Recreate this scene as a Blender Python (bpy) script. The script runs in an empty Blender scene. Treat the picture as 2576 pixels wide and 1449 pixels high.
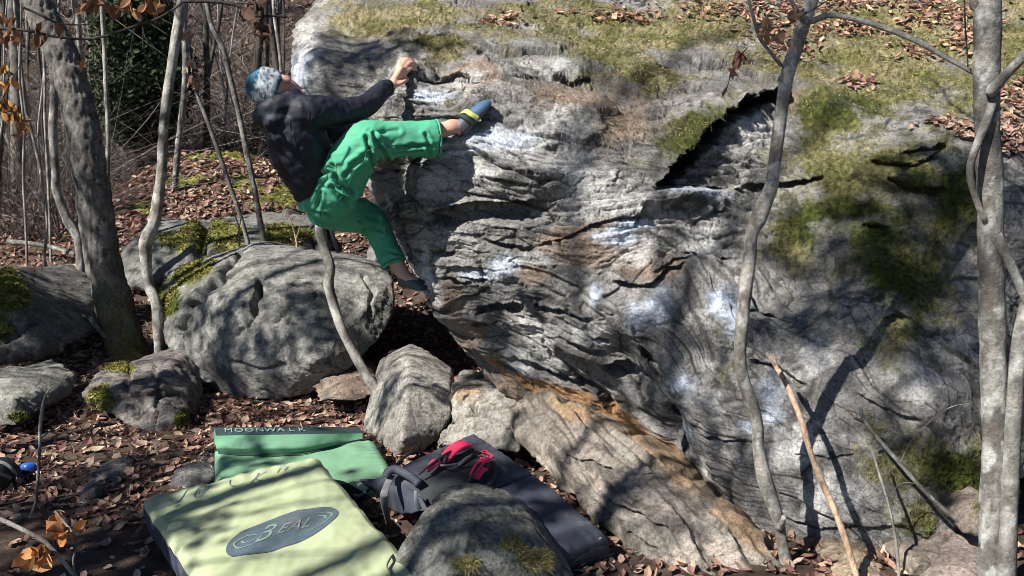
import bpy, bmesh, math, random
import numpy as np
from mathutils import Vector, Matrix

R = math.radians
scene = bpy.context.scene
COL = scene.collection

# ------------------------------------------------------------------ camera, light, exposure
PITCH = R(8.0)
CAM_Z = 1.55
FPX = 2231.0            # focal length in units of a 2576 px wide picture
cam_d = bpy.data.cameras.new('camera')
cam = bpy.data.objects.new('camera', cam_d)
COL.objects.link(cam)
cam.location = (0, 0, CAM_Z)
cam.rotation_euler = (R(90) - PITCH, 0, 0)
cam_d.sensor_width = 36.0
cam_d.lens = 36.0 * FPX / 2576.0
cam_d.clip_start = 0.05
cam_d.clip_end = 500.0
scene.camera = cam

SUN_AZ, SUN_EL = R(38.0), R(42.0)       # from the left, swung towards the viewer
SUN = Vector((-math.cos(SUN_EL) * math.cos(SUN_AZ), -math.cos(SUN_EL) * math.sin(SUN_AZ), math.sin(SUN_EL)))
world = bpy.data.worlds.new('World')
scene.world = world
world.use_nodes = True
wn = world.node_tree
bg = wn.nodes['Background']
sky = wn.nodes.new('ShaderNodeTexSky')
sky.sky_type = 'NISHITA'
sky.sun_disc = False
sky.altitude = 1400.0
sky.air_density = 0.7
sky.dust_density = 0.2
sky.sun_elevation = SUN_EL
sky.sun_rotation = math.atan2(SUN.x, SUN.y)
wn.links.new(sky.outputs[0], bg.inputs[0])
bg.inputs[1].default_value = 0.05
sun_d = bpy.data.lights.new('sun', 'SUN')
sun_d.energy = 5.0
sun_d.angle = R(0.53)
sun_d.color = (1.0, 0.95, 0.87)
sun_o = bpy.data.objects.new('sun', sun_d)
COL.objects.link(sun_o)
sun_o.rotation_euler = SUN.to_track_quat('Z', 'Y').to_euler()
sun_o.location = (-6, -5, 9)

scene.view_settings.view_transform = 'Standard'
scene.view_settings.look = 'None'
scene.view_settings.gamma = 1.0
scene.view_settings.use_curve_mapping = False
scene.view_settings.exposure = 1.1
scene.cycles.use_denoising = True
scene.cycles.filter_width = 0.85
scene.cycles.max_bounces = 4
scene.cycles.diffuse_bounces = 2

# ------------------------------------------------------------------ helpers
def P(u, v, Y):
    """world point seen at (u, v) of the 2576 x 1449 picture, at distance Y along +y"""
    a = (u - 1288.0) / FPX
    b = -(v - 724.5) / FPX
    t = Y / (math.cos(PITCH) + b * math.sin(PITCH))
    return Vector((a * t, Y, CAM_Z + t * (-math.sin(PITCH) + b * math.cos(PITCH))))

def PZ(u, v, z):
    """world point seen at (u, v) on the level plane z"""
    a = (u - 1288.0) / FPX
    b = -(v - 724.5) / FPX
    t = (z - CAM_Z) / (-math.sin(PITCH) + b * math.cos(PITCH))
    return Vector((a * t, t * (math.cos(PITCH) + b * math.sin(PITCH)), z))

def smooth(a, b, x):
    t = np.clip((x - a) / (b - a), 0, 1)
    return t * t * (3 - 2 * t)

_rng = np.random.RandomState(7)
_perm = _rng.permutation(512).astype(np.int32)
_perm = np.concatenate([_perm, _perm, _perm])
_grad = _rng.normal(size=(512, 3)); _grad /= np.linalg.norm(_grad, axis=1)[:, None]
_grad = _grad.astype(np.float32)

def noise3(x, y, z, seed=0):
    """gradient noise, about -1..1"""
    x = np.asarray(x, np.float32) + seed * 17.31; y = np.asarray(y, np.float32) + seed * 9.77; z = np.asarray(z, np.float32) + seed * 5.13
    x, y, z = np.broadcast_arrays(x, y, z)
    xi = np.floor(x).astype(np.int32); yi = np.floor(y).astype(np.int32); zi = np.floor(z).astype(np.int32)
    fx = x - xi; fy = y - yi; fz = z - zi
    xi &= 511; yi &= 511; zi &= 511
    ux = fx * fx * fx * (fx * (fx * 6 - 15) + 10); uy = fy * fy * fy * (fy * (fy * 6 - 15) + 10); uz = fz * fz * fz * (fz * (fz * 6 - 15) + 10)
    def g(i, j, k):
        h = _perm[_perm[_perm[(xi + i) & 511] + ((yi + j) & 511)] + ((zi + k) & 511)]
        gr = _grad[h]
        return gr[..., 0] * (fx - i) + gr[..., 1] * (fy - j) + gr[..., 2] * (fz - k)
    def L(a, b, t): return a + t * (b - a)
    n = L(L(L(g(0,0,0), g(1,0,0), ux), L(g(0,1,0), g(1,1,0), ux), uy), L(L(g(0,0,1), g(1,0,1), ux), L(g(0,1,1), g(1,1,1), ux), uy), uz)
    return n * 1.6

def fbm(p, freq, octaves=4, seed=0, gain=0.5, ridged=False):
    out = np.zeros(p.shape[:-1], np.float32); a = 1.0
    for o in range(octaves):
        n = noise3(p[..., 0] * freq, p[..., 1] * freq, p[..., 2] * freq, seed + o * 3)
        out += a * ((1 - 2 * np.abs(n)) if ridged else n)
        freq *= 2.03; a *= gain
    return out

def _h(i, j, k, s):
    h = _perm[(_perm[(_perm[(i + s * 31) & 511] + j) & 511] + k) & 511]
    return h
_rv = _rng.rand(512, 8).astype(np.float32)
def facets(a, b, c, seed=0, two_d=False):
    """broken faces: each cell of a jittered lattice is a tilted plane; returns height about -1..1 and distance to the nearest joint"""
    a, b, c = (np.asarray(q_, np.float32) for q_ in (a, b, c))
    ia, ib, ic = (np.floor(q_).astype(np.int32) for q_ in (a, b, c))
    d1 = np.full(a.shape, 9.0, np.float32); d2 = d1.copy(); hgt = np.zeros(a.shape, np.float32)
    for di in (-1, 0, 1):
        for dj in (-1, 0, 1):
            for dk in ((0,) if two_d else (-1, 0, 1)):
                r = _rv[_h(ia + di, ib + dj, ic + dk, seed + 1)]
                pa = a - (ia + di + r[..., 0]); pb = b - (ib + dj + r[..., 1]); pc = 0 * a if two_d else c - (ic + dk + r[..., 2])
                d = np.sqrt(pa * pa + pb * pb + pc * pc)
                h = (r[..., 3] - 0.5) * 1.1 + pa * (r[..., 4] - 0.5) * 1.5 + pb * (r[..., 5] - 0.5) * 1.5 + (0 if two_d else pc * (r[..., 6] - 0.5) * 1.5)
                m = d < d1
                d2 = np.where(m, d1, np.minimum(d2, d)); hgt = np.where(m, h, hgt); d1 = np.where(m, d, d1)
    return hgt, d2 - d1

def np_mesh(name, verts, faces, smooth_shade=True):
    verts = np.ascontiguousarray(verts, np.float32).reshape(-1, 3)
    faces = np.ascontiguousarray(faces, np.int32)
    k = faces.shape[1]
    me = bpy.data.meshes.new(name)
    me.vertices.add(len(verts)); me.vertices.foreach_set('co', verts.ravel())
    me.loops.add(faces.size); me.loops.foreach_set('vertex_index', faces.ravel())
    me.polygons.add(len(faces))
    me.polygons.foreach_set('loop_start', np.arange(0, faces.size, k, dtype=np.int32))
    me.polygons.foreach_set('use_smooth', np.full(len(faces), smooth_shade, dtype=bool))
    me.update(calc_edges=True)
    return me

def set_col(me, rgb, name='col'):
    n = len(me.vertices)
    c = np.ones((n, 4), np.float32); c[:, :3] = rgb
    at = me.color_attributes.new(name, 'FLOAT_COLOR', 'POINT')
    at.data.foreach_set('color', c.ravel())

def grid_faces(nr, nc, wrap=False):
    i = np.arange(nr - 1)[:, None]; j = np.arange(nc if wrap else nc - 1)[None, :]
    a = i * nc + j; b = i * nc + (j + 1) % nc; c = (i + 1) * nc + (j + 1) % nc; d = (i + 1) * nc + j
    return np.stack([a, b, c, d], -1).reshape(-1, 4)

def link(name, me, mat=None, parent=None):
    o = bpy.data.objects.new(name, me)
    COL.objects.link(o)
    if mat is not None:
        me.materials.append(mat)
    if parent is not None:
        o.parent = parent
    return o

def empty(name, loc=(0, 0, 0), rz=0.0):
    o = bpy.data.objects.new(name, None)
    o.empty_display_size = 0.1
    COL.objects.link(o)
    o.location = loc; o.rotation_euler = (0, 0, rz)
    return o

def tag(o, label=None, cat=None, group=None, kind=None):
    if label: o['label'] = label
    if cat: o['category'] = cat
    if group: o['group'] = group
    if kind: o['kind'] = kind
    return o

def verts_of(me):
    a = np.empty(len(me.vertices) * 3, np.float32); me.vertices.foreach_get('co', a); return a.reshape(-1, 3)
def normals_of(me):
    a = np.empty(len(me.vertices) * 3, np.float32); me.vertices.foreach_get('normal', a); return a.reshape(-1, 3)
def put_verts(me, v):
    me.vertices.foreach_set('co', np.ascontiguousarray(v, np.float32).ravel()); me.update()

def catmull(pts, n, closed=False):
    """resample control rows (any number of columns) with a Catmull-Rom spline"""
    p = np.asarray(pts, float); m = len(p)
    if m == 2:
        t = np.linspace(0, 1, n)[:, None]; return p[0] * (1 - t) + p[1] * t
    out = []
    for s in np.linspace(0, m - 1, n):
        i = min(int(s), m - 2); t = s - i
        p0 = p[max(i - 1, 0)]; p1 = p[i]; p2 = p[i + 1]; p3 = p[min(i + 2, m - 1)]
        out.append(0.5 * (2 * p1 + (p2 - p0) * t + (2 * p0 - 5 * p1 + 4 * p2 - p3) * t * t + (3 * p1 - p0 - 3 * p2 + p3) * t ** 3))
    return np.array(out)

def frames(path):
    """parallel-transport frames along an (n, 3) path"""
    n = len(path)
    T = np.gradient(path, axis=0); T /= np.maximum(np.linalg.norm(T, axis=1), 1e-9)[:, None]
    ref = np.array([0, 0, 1.0]) if abs(T[0][2]) < 0.8 else np.array([0, -1.0, 0])
    A = np.zeros((n, 3)); a = ref - T[0] * ref.dot(T[0]); A[0] = a / np.linalg.norm(a)
    for i in range(1, n):
        a = A[i - 1] - T[i] * A[i - 1].dot(T[i]); A[i] = a / max(np.linalg.norm(a), 1e-9)
    return T, A, np.cross(T, A)

def tube_np(path, rad, sides=8, cap=True, ra=None):
    """verts and quad faces of a tube; rad = radius per point, ra = second radius (ellipse)"""
    path = np.asarray(path, float); rad = np.broadcast_to(np.asarray(rad, float), (len(path),))
    rb = rad if ra is None else np.broadcast_to(np.asarray(ra, float), (len(path),))
    T, A, B = frames(path)
    th = np.linspace(0, 2 * np.pi, sides, endpoint=False)
    V = path[:, None, :] + (A[:, None, :] * np.cos(th)[None, :, None]) * rad[:, None, None] + (B[:, None, :] * np.sin(th)[None, :, None]) * rb[:, None, None]
    F = grid_faces(len(path), sides, wrap=True)
    V = V.reshape(-1, 3)
    if cap:
        n = len(path)
        V = np.concatenate([V, path[:1], path[-1:]])
        c0, c1 = len(V) - 2, len(V) - 1
        j = np.arange(sides); k = (j + 1) % sides
        F = np.concatenate([F, np.stack([k, j, np.full(sides, c0), np.full(sides, c0)], 1), np.stack([(n - 1) * sides + j, (n - 1) * sides + k, np.full(sides, c1), np.full(sides, c1)], 1)])
    return V, F

class Bag:
    """collects vertices and faces (quads; a triangle repeats its last corner) for one mesh"""
    def __init__(s): s.v = []; s.f = []; s.c = []; s.n = 0
    def add(s, V, F, col=None):
        V = np.asarray(V, float).reshape(-1, 3); F = np.asarray(F, np.int64)
        s.v.append(V); s.f.append(F + s.n); s.n += len(V)
        if col is not None: s.c.append(np.broadcast_to(np.asarray(col, float), (len(V), 3)))
    def tube(s, path, rad, sides=8, col=None, ra=None): s.add(*tube_np(path, rad, sides, ra=ra), col=col)
    def mesh(s, name, smooth_shade=True):
        V = np.concatenate(s.v); F = np.concatenate(s.f)
        tri = F[:, 2] == F[:, 3]
        me = bpy.data.meshes.new(name)
        Q, T3 = F[~tri], F[tri][:, :3]
        li = np.concatenate([Q.ravel(), T3.ravel()]).astype(np.int32)
        ls = np.concatenate([np.arange(len(Q)) * 4, len(Q) * 4 + np.arange(len(T3)) * 3]).astype(np.int32)
        me.vertices.add(len(V)); me.vertices.foreach_set('co', V.astype(np.float32).ravel())
        me.loops.add(len(li)); me.loops.foreach_set('vertex_index', li)
        me.polygons.add(len(ls)); me.polygons.foreach_set('loop_start', ls)
        me.polygons.foreach_set('use_smooth', np.full(len(ls), smooth_shade, dtype=bool))
        me.update(calc_edges=True)
        if s.c: set_col(me, np.concatenate(s.c))
        return me
    def build(s, name, mat, parent=None, smooth_shade=True): return link(name, s.mesh(name, smooth_shade), mat, parent)

def fuse(me, voxel, smooth_iter=4, factor=0.5, subsurf=0):
    """weld overlapping closed shells into one continuous surface"""
    o = bpy.data.objects.new('tmp', me); COL.objects.link(o)
    m = o.modifiers.new('r', 'REMESH'); m.mode = 'VOXEL'; m.voxel_size = voxel; m.use_smooth_shade = True
    if smooth_iter:
        s = o.modifiers.new('s', 'SMOOTH'); s.iterations = smooth_iter; s.factor = factor
    if subsurf:
        q = o.modifiers.new('q', 'SUBSURF'); q.levels = subsurf; q.render_levels = subsurf
    dg = bpy.context.evaluated_depsgraph_get(); dg.update()
    out = bpy.data.meshes.new_from_object(o.evaluated_get(dg), depsgraph=dg)
    bpy.data.objects.remove(o); bpy.data.meshes.remove(me)
    out.polygons.foreach_set('use_smooth', np.ones(len(out.polygons), dtype=bool))
    return out

def hull_mesh(points):
    bm = bmesh.new()
    for p in points: bm.verts.new(p)
    r = bmesh.ops.convex_hull(bm, input=bm.verts)
    bmesh.ops.delete(bm, geom=[g for g in r['geom_interior'] if isinstance(g, bmesh.types.BMVert)], context='VERTS')
    me = bpy.data.meshes.new('hull'); bm.to_mesh(me); bm.free()
    return me

# ------------------------------------------------------------------ materials
MATS = {}
def node_mat(name, rough=0.8, spec=0.3):
    m = bpy.data.materials.new(name); m.use_nodes = True
    b = m.node_tree.nodes['Principled BSDF']
    b.inputs['Roughness'].default_value = rough
    b.inputs['Specular IOR Level'].default_value = spec
    MATS[name] = m
    return m, m.node_tree.nodes, m.node_tree.links, b

def n_noise(N, L, scale, detail=5, rough=0.6, coord='Object', stretch=None, dist=0.0):
    tc = N.new('ShaderNodeTexCoord'); out = tc.outputs[coord]
    if stretch:
        mp = N.new('ShaderNodeMapping'); mp.inputs['Scale'].default_value = stretch; L.new(out, mp.inputs[0]); out = mp.outputs[0]
    t = N.new('ShaderNodeTexNoise'); t.inputs['Scale'].default_value = scale; t.inputs['Detail'].default_value = detail
    t.inputs['Roughness'].default_value = rough; t.inputs['Distortion'].default_value = dist
    L.new(out, t.inputs['Vector'])
    return t.outputs['Fac']

def n_ramp(N, L, fac, stops):
    r = N.new('ShaderNodeValToRGB')
    e = r.color_ramp.elements
    while len(e) < len(stops): e.new(0.5)
    for k, (p, c) in enumerate(stops):
        e[k].position = p; e[k].color = (*c, 1) if len(c) == 3 else c
    L.new(fac, r.inputs[0]); return r.outputs[0]

def n_mix(N, L, fac, a, b, mode='MIX'):
    m = N.new('ShaderNodeMix'); m.data_type = 'RGBA'; m.blend_type = mode
    for sock, val in ((m.inputs[0], fac), (m.inputs[6], a), (m.inputs[7], b)):
        if isinstance(val, bpy.types.NodeSocket): L.new(val, sock)
        elif isinstance(val, (int, float)): sock.default_value = val
        else: sock.default_value = (*val, 1)
    return m.outputs[2]

def n_bump(N, L, b, h, strength=0.5, dist=0.01, prev=None):
    bp = N.new('ShaderNodeBump'); bp.inputs['Strength'].default_value = strength; bp.inputs['Distance'].default_value = dist
    L.new(h, bp.inputs['Height'])
    if prev is not None: L.new(prev, bp.inputs['Normal'])
    L.new(bp.outputs[0], b.inputs['Normal'])
    return bp.outputs[0]

def n_attr(N, name='col'):
    a = N.new('ShaderNodeAttribute'); a.attribute_name = name; return a.outputs['Color']

def mat_attr(name, var=0.35, scale=60, rough=0.85, spec=0.25, bump=0.5, bdist=0.006, bscale=120, sheen=0.0, transl=0.0, grit=0.0):
    """colour attribute times fine grain, with fine relief"""
    m, N, L, b = node_mat(name, rough, spec)
    g = n_ramp(N, L, n_noise(N, L, scale, 6, 0.65), [(0.25, (1 - var,) * 3), (0.75, (1 + var * 0.8,) * 3)])
    base_c = n_mix(N, L, 1.0, n_attr(N), g, 'MULTIPLY')
    if grit:      # dark mineral grains and lichen dots
        base_c = n_mix(N, L, 1.0, base_c, n_ramp(N, L, n_noise(N, L, 150, 4, 0.7), [(0.36, (0.35, 0.34, 0.33)), (0.46, (1, 1, 1)), (0.62, (1.0, 1.0, 1.0)), (0.70, (1.5, 1.5, 1.48))]), 'MULTIPLY')
    L.new(base_c, b.inputs['Base Color'])
    if bump:
        pv = n_bump(N, L, b, n_noise(N, L, bscale, 5, 0.7), bump, bdist)
        if grit: n_bump(N, L, b, n_ramp(N, L, n_noise(N, L, 26, 8, 0.72, dist=0.4), [(0.36, (0, 0, 0)), (0.50, (0.8, 0.8, 0.8)), (0.62, (1, 1, 1))]), 0.6, grit, pv)
    if transl:
        tr = N.new('ShaderNodeBsdfTranslucent'); mx = N.new('ShaderNodeMixShader'); mx.inputs[0].default_value = transl
        L.new(n_attr(N), tr.inputs[0]); out = N['Material Output']
        L.new(b.outputs[0], mx.inputs[1]); L.new(tr.outputs[0], mx.inputs[2]); L.new(mx.outputs[0], out.inputs[0])
    return m

def mat_flat(name, rgb, rough=0.7, spec=0.3, var=0.15, scale=30, bump=0.2, bdist=0.003, bscale=200, sheen=0.0, dirt=0.0, weave=0.0):
    m, N, L, b = node_mat(name, rough, spec)
    f = n_noise(N, L, scale, 4, 0.6)
    col = n_ramp(N, L, f, [(0.3, tuple(c * (1 - var) for c in rgb)), (0.7, tuple(min(1, c * (1 + var)) for c in rgb))])
    if dirt:      # scuffs, dust and chalk rubbed into the cloth
        mk = n_ramp(N, L, n_noise(N, L, 6.5, 9, 0.72, dist=0.6), [(0.50, (0, 0, 0)), (0.68, (dirt,) * 3)])
        col = n_mix(N, L, mk, col, (0.13, 0.105, 0.085))
        mk2 = n_ramp(N, L, n_noise(N, L, 16, 8, 0.75, stretch=(1, 2.5, 1)), [(0.58, (0, 0, 0)), (0.74, (dirt * 0.7,) * 3)])
        col = n_mix(N, L, mk2, col, (0.45, 0.44, 0.40))
    L.new(col, b.inputs['Base Color'])
    if bump: n_bump(N, L, b, n_noise(N, L, bscale, 4, 0.6), bump, bdist)
    if sheen: b.inputs['Sheen Weight'].default_value = sheen
    return m
# ================================================================== terrain
def ground_h(x, y):
    x = np.asarray(x, float); y = np.asarray(y, float)
    g = np.interp(y, [-30, 0, 5.2, 6.5, 8, 9.5, 11, 14, 20, 30, 45, 90], [-1.5, 0, 0, 0.06, 0.34, 0.75, 1.1, 1.35, 2.6, 9.0, 18.0, 34.0])
    g = g + smooth(1.9, 3.6, x) * smooth(3.4, 6.0, y) * 2.0
    p = np.stack([x, y, np.zeros_like(x)], -1)
    g = g + 0.05 * fbm(p, 0.55, 3, 21) * np.clip(0.4 + np.abs(y) * 0.08, 0.3, 4) + 0.012 * fbm(p, 3.2, 3, 25)
    g = g - 0.10 * smooth(-0.2, -1.6, x) * smooth(4.6, 3.0, y) * 0.4
    return g
def gz(x, y): return float(ground_h(np.array([x]), np.array([y]))[0])

m_soil, N, L, b = node_mat('soil', 0.95, 0.1)
c = n_ramp(N, L, n_noise(N, L, 9, 8, 0.7), [(0.3, (0.045, 0.033, 0.026)), (0.5, (0.085, 0.06, 0.048)), (0.72, (0.13, 0.095, 0.075))])
L.new(c, b.inputs['Base Color'])
bp = n_bump(N, L, b, n_noise(N, L, 30, 8, 0.75), 0.8, 0.03)

def axis(segs):
    return np.concatenate([np.arange(a, b_, s) for a, b_, s in segs] + [np.array([segs[-1][1]])])
gx = axis([(-60, -12, 2.0), (-12, -5, 0.25), (-5, 4, 0.045), (4, 12, 0.3), (12, 60, 2.0)])
gy = axis([(-25, 1, 1.0), (1, 2.6, 0.1), (2.6, 9.5, 0.045), (9.5, 20, 0.15), (20, 50, 0.6), (50, 90, 4)])
GX, GY = np.meshgrid(gx, gy)
gv = np.stack([GX, GY, ground_h(GX, GY)], -1)
ground = link('ground', np_mesh('ground', gv, grid_faces(len(gy), len(gx))), m_soil)
tag(ground, kind='structure')

# ================================================================== the big boulder
def tps(pts, val, q):
    """thin-plate interpolation of scattered values"""
    p = np.asarray(pts, float) / 1000; q = np.asarray(q, float) / 1000; n = len(p)
    def k(r2): return 0.5 * r2 * np.log(np.maximum(r2, 1e-12))
    K = k(((p[:, None] - p[None]) ** 2).sum(-1)) + np.eye(n) * 2e-3
    A = np.zeros((n + 3, n + 3)); A[:n, :n] = K; A[:n, n] = 1; A[:n, n + 1:] = p; A[n, :n] = 1; A[n + 1:, :n] = p.T
    w = np.linalg.solve(A, np.concatenate([val, np.zeros(3)]))
    out = np.zeros(len(q))
    for i in range(n): out += w[i] * k(((q - p[i]) ** 2).sum(-1))
    return out + w[n] + q @ w[n + 1:]

ROCK_CTL = np.array([
    (780,-120,6.6),(1100,-120,6.7),(1500,-120,6.9),(1900,-120,7.0),(2300,-120,6.9),(2680,-120,6.5),
    (780,0,5.75),(1000,0,5.75),(1300,0,5.8),(1700,0,6.0),(2100,0,6.1),(2650,0,5.7),
    (740,100,5.1),(900,100,5.0),(1050,90,5.05),(1300,100,5.1),(1700,100,5.35),(2100,100,5.5),(2650,100,5.2),
    (745,200,4.85),(880,190,4.7),(1030,185,4.48),(1200,200,4.55),(1500,200,4.75),(1900,200,5.0),(2300,200,4.95),(2650,200,4.8),
    (800,290,4.85),(950,290,4.62),(1100,280,4.40),(1250,300,4.36),(1500,300,4.5),(1900,300,4.75),(2300,300,4.6),(2650,300,4.5),
    (950,400,4.6),(1040,420,4.42),(1200,400,4.28),(1400,420,4.3),(1700,420,4.4),(1950,420,4.55),(2300,420,4.3),(2650,420,4.2),
    (1060,600,4.38),(1250,600,4.26),(1450,600,4.2),(1700,600,4.18),(2000,600,4.25),(2400,600,4.0),(2650,600,3.95),
    (1090,750,4.42),(1250,780,4.28),(1450,800,4.15),(1700,800,4.02),(2000,800,3.95),(2400,800,3.78),(2650,800,3.8),
    (1260,985,4.5),(1450,1000,4.35),(1700,1000,3.95),(2000,1000,3.72),(2400,1000,3.58),(2650,1000,3.7),
    (1500,1060,4.4),(1720,1200,4.05),(1900,1200,3.68),(2150,1200,3.5),(2400,1200,3.46),(2650,1200,3.6),
    (1950,1400,3.62),(2150,1400,3.42),(2400,1400,3.45),(2650,1400,3.6)], float)
EDGE = np.array([(850,-140),(830,-60),(795,0),(760,50),(737,95),(735,140),(742,200),(765,270),(840,350),(925,408),(1012,428),(1030,480),(1038,540),(1046,600),(1058,645),(1072,700),(1100,790),(1150,870),(1200,930),(1255,980),(1320,1012),(1420,1035),(1520,1070),(1620,1125),(1720,1200),(1830,1300),(1935,1400),(2010,1475)], float)

NV, NU = 610, 800
vv = np.linspace(-140, 1475, NV)
uL = np.interp(vv, EDGE[:, 1], EDGE[:, 0])
uL = uL + 6 * noise3(vv * 0.03, 0, 0, 3) + 3 * noise3(vv * 0.1, 0, 0, 4)
s = np.linspace(0, 1, NU)[None, :]
U0 = uL[:, None] + (2720 - uL[:, None]) * s
V0 = np.repeat(vv[:, None], NU, 1)
Yb = tps(ROCK_CTL[:, :2], ROCK_CTL[:, 2], np.stack([U0.ravel(), V0.ravel()], -1)).reshape(NV, NU)
# round the left edge: soft on the nose, sharp on the arete
d_edge = (U0 - uL[:, None]) / 520.0
rr = np.interp(vv, [-140, 60, 330, 420, 440, 640, 900, 1475], [0.5, 0.32, 0.26, 0.10, 0.03, 0.05, 0.10, 0.10])[:, None]
q = np.clip(1 - d_edge / rr, 0, 1)
Yb = Yb + rr * 0.9 * (1 - np.sqrt(np.maximum(1 - q * q, 0)))

q = np.clip(1 - (2720 - U0) / 520.0 / 0.75, 0, 1)
Yb = Yb + 0.75 * (1 - np.sqrt(np.maximum(1 - q * q * 0.98, 0)))

def to_world(U, V, Y):
    a = (U - 1288.0) / FPX; b = -(V - 724.5) / FPX
    t = Y / (math.cos(PITCH) + b * math.sin(PITCH))
    return np.stack([a * t, Y, CAM_Z + t * (-math.sin(PITCH) + b * math.cos(PITCH))], -1)
def to_px(p):
    y = p[..., 1]; z = p[..., 2] - CAM_Z
    dpt = y * math.cos(PITCH) - z * math.sin(PITCH)
    up = y * math.sin(PITCH) + z * math.cos(PITCH)
    return 1288 + FPX * p[..., 0] / dpt, 724.5 - FPX * up / dpt

base = to_world(U0, V0, Yb)
# side wraps: left flank goes back (flaring out below the nose), right flank and top go back
KL, KR = 60, 14
wl = (np.linspace(1, 0, KL + 1)[:-1] ** 1.3)[None, :, None]
fl = np.stack([np.interp(vv, [-140, 300, 400, 440, 520, 640, 800, 950, 1100, 1475], [0.5, 0.35, 0.0, -0.34, -0.30, -0.20, -0.12, 0.0, 0.3, 0.3]),
               np.interp(vv, [-140, 400, 470, 900, 1475], [1.3, 1.0, 0.75, 0.9, 0.8]),
               np.interp(vv, [-140, 420, 500, 900, 1475], [0, 0, -0.03, -0.05, -0.2])], -1)[:, None, :]
left = base[:, :1] + fl * wl
wr = (np.linspace(0, 1, KR + 1)[1:])[None, :, None]
right = base[:, -1:] + np.array([0.35, 2.2, 0.0]) * wr
grid = np.concatenate([left, base, right], 1)
Ug = np.concatenate([np.repeat(U0[:, :1], KL, 1), U0, np.repeat(U0[:, -1:], KR, 1)], 1)
Vg = np.concatenate([np.repeat(V0[:, :1], KL, 1), V0, np.repeat(V0[:, -1:], KR, 1)], 1)
front = np.ones(grid.shape[:2]); front[:, :KL] = np.linspace(0, 1, KL); front[:, -KR:] = 0
def grid_normals(g):
    du = np.gradient(g, axis=1); dv = np.gradient(g, axis=0)
    n = np.cross(du, -dv); n /= np.maximum(np.linalg.norm(n, axis=-1), 1e-9)[..., None]
    n = np.where((n[..., 1:2] > 0.5), -n, n)
    return n
nb = grid_normals(grid)

def blob(U, V, u, v, ru, rv, ang=0.0):
    c, s_ = math.cos(R(ang)), math.sin(R(ang))
    du, dv = U - u, V - v
    a = (du * c + dv * s_) / ru; b_ = (-du * s_ + dv * c) / rv
    return np.exp(-(a * a + b_ * b_))
def blobs(U, V, lst):
    out = np.zeros(U.shape)
    for t in lst:
        out = np.maximum(out, blob(U, V, *t))
    return out

def ledge(U, V, pts, depth, below, above=14, bulge=0.25, taper=0.18, rag=4.0, seed=0):
    """an overhanging lip along a picture-plane polyline: rock drawn back under it, a little proud above it"""
    pts = np.asarray(pts, float)
    x0, x1 = pts[:, 0].min() - 60, pts[:, 0].max() + 60; y0, y1 = pts[:, 1].min() - above * 4 - 30, pts[:, 1].max() + below * 2 + 40
    sel = (U > x0) & (U < x1) & (V > y0) & (V < y1)
    out = np.zeros(U.shape)
    if not sel.any(): return out
    u = U[sel]; v = V[sel]
    seg = np.linalg.norm(np.diff(pts, axis=0), axis=1); cum = np.concatenate([[0], np.cumsum(seg)]); tot = cum[-1]
    best = np.full(u.shape, 1e9); sd = np.zeros(u.shape); al = np.zeros(u.shape)
    for i in range(len(seg)):
        a = pts[i]; d = (pts[i + 1] - a) / seg[i]
        t = (u - a[0]) * d[0] + (v - a[1]) * d[1]
        tc = np.clip(t, 0, seg[i])
        px_ = u - (a[0] + d[0] * tc); py_ = v - (a[1] + d[1] * tc)
        dist = np.hypot(px_, py_)
        side = (u - a[0]) * (-d[1]) + (v - a[1]) * d[0]      # > 0 below the line when it runs rightwards
        m = dist < best
        best = np.where(m, dist, best); sd = np.where(m, np.where(side >= 0, dist, -dist), sd); al = np.where(m, (cum[i] + t) / tot, al)
    sd = sd + rag * noise3(u * 0.035, v * 0.035, 0, 40 + seed) + rag * 0.5 * noise3(u * 0.12, v * 0.12, 0, 41 + seed)
    env = smooth(-0.02, taper, al) * smooth(1.02, 1 - taper, al)
    rec = np.where(sd >= 0, 1 - smooth(below * 0.35, below * (1.0 + 0.25 * noise3(u * 0.02, 0, 0, seed)), sd), 0)
    bul = np.where(sd < 0, np.exp(sd / above), 0)
    rec = rec * np.minimum(1, 0.25 + (sd + 1) / 6.0) * (sd > -3)
    out[sel] = (rec * depth * env - bul * bulge * depth * env)
    return out

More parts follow.
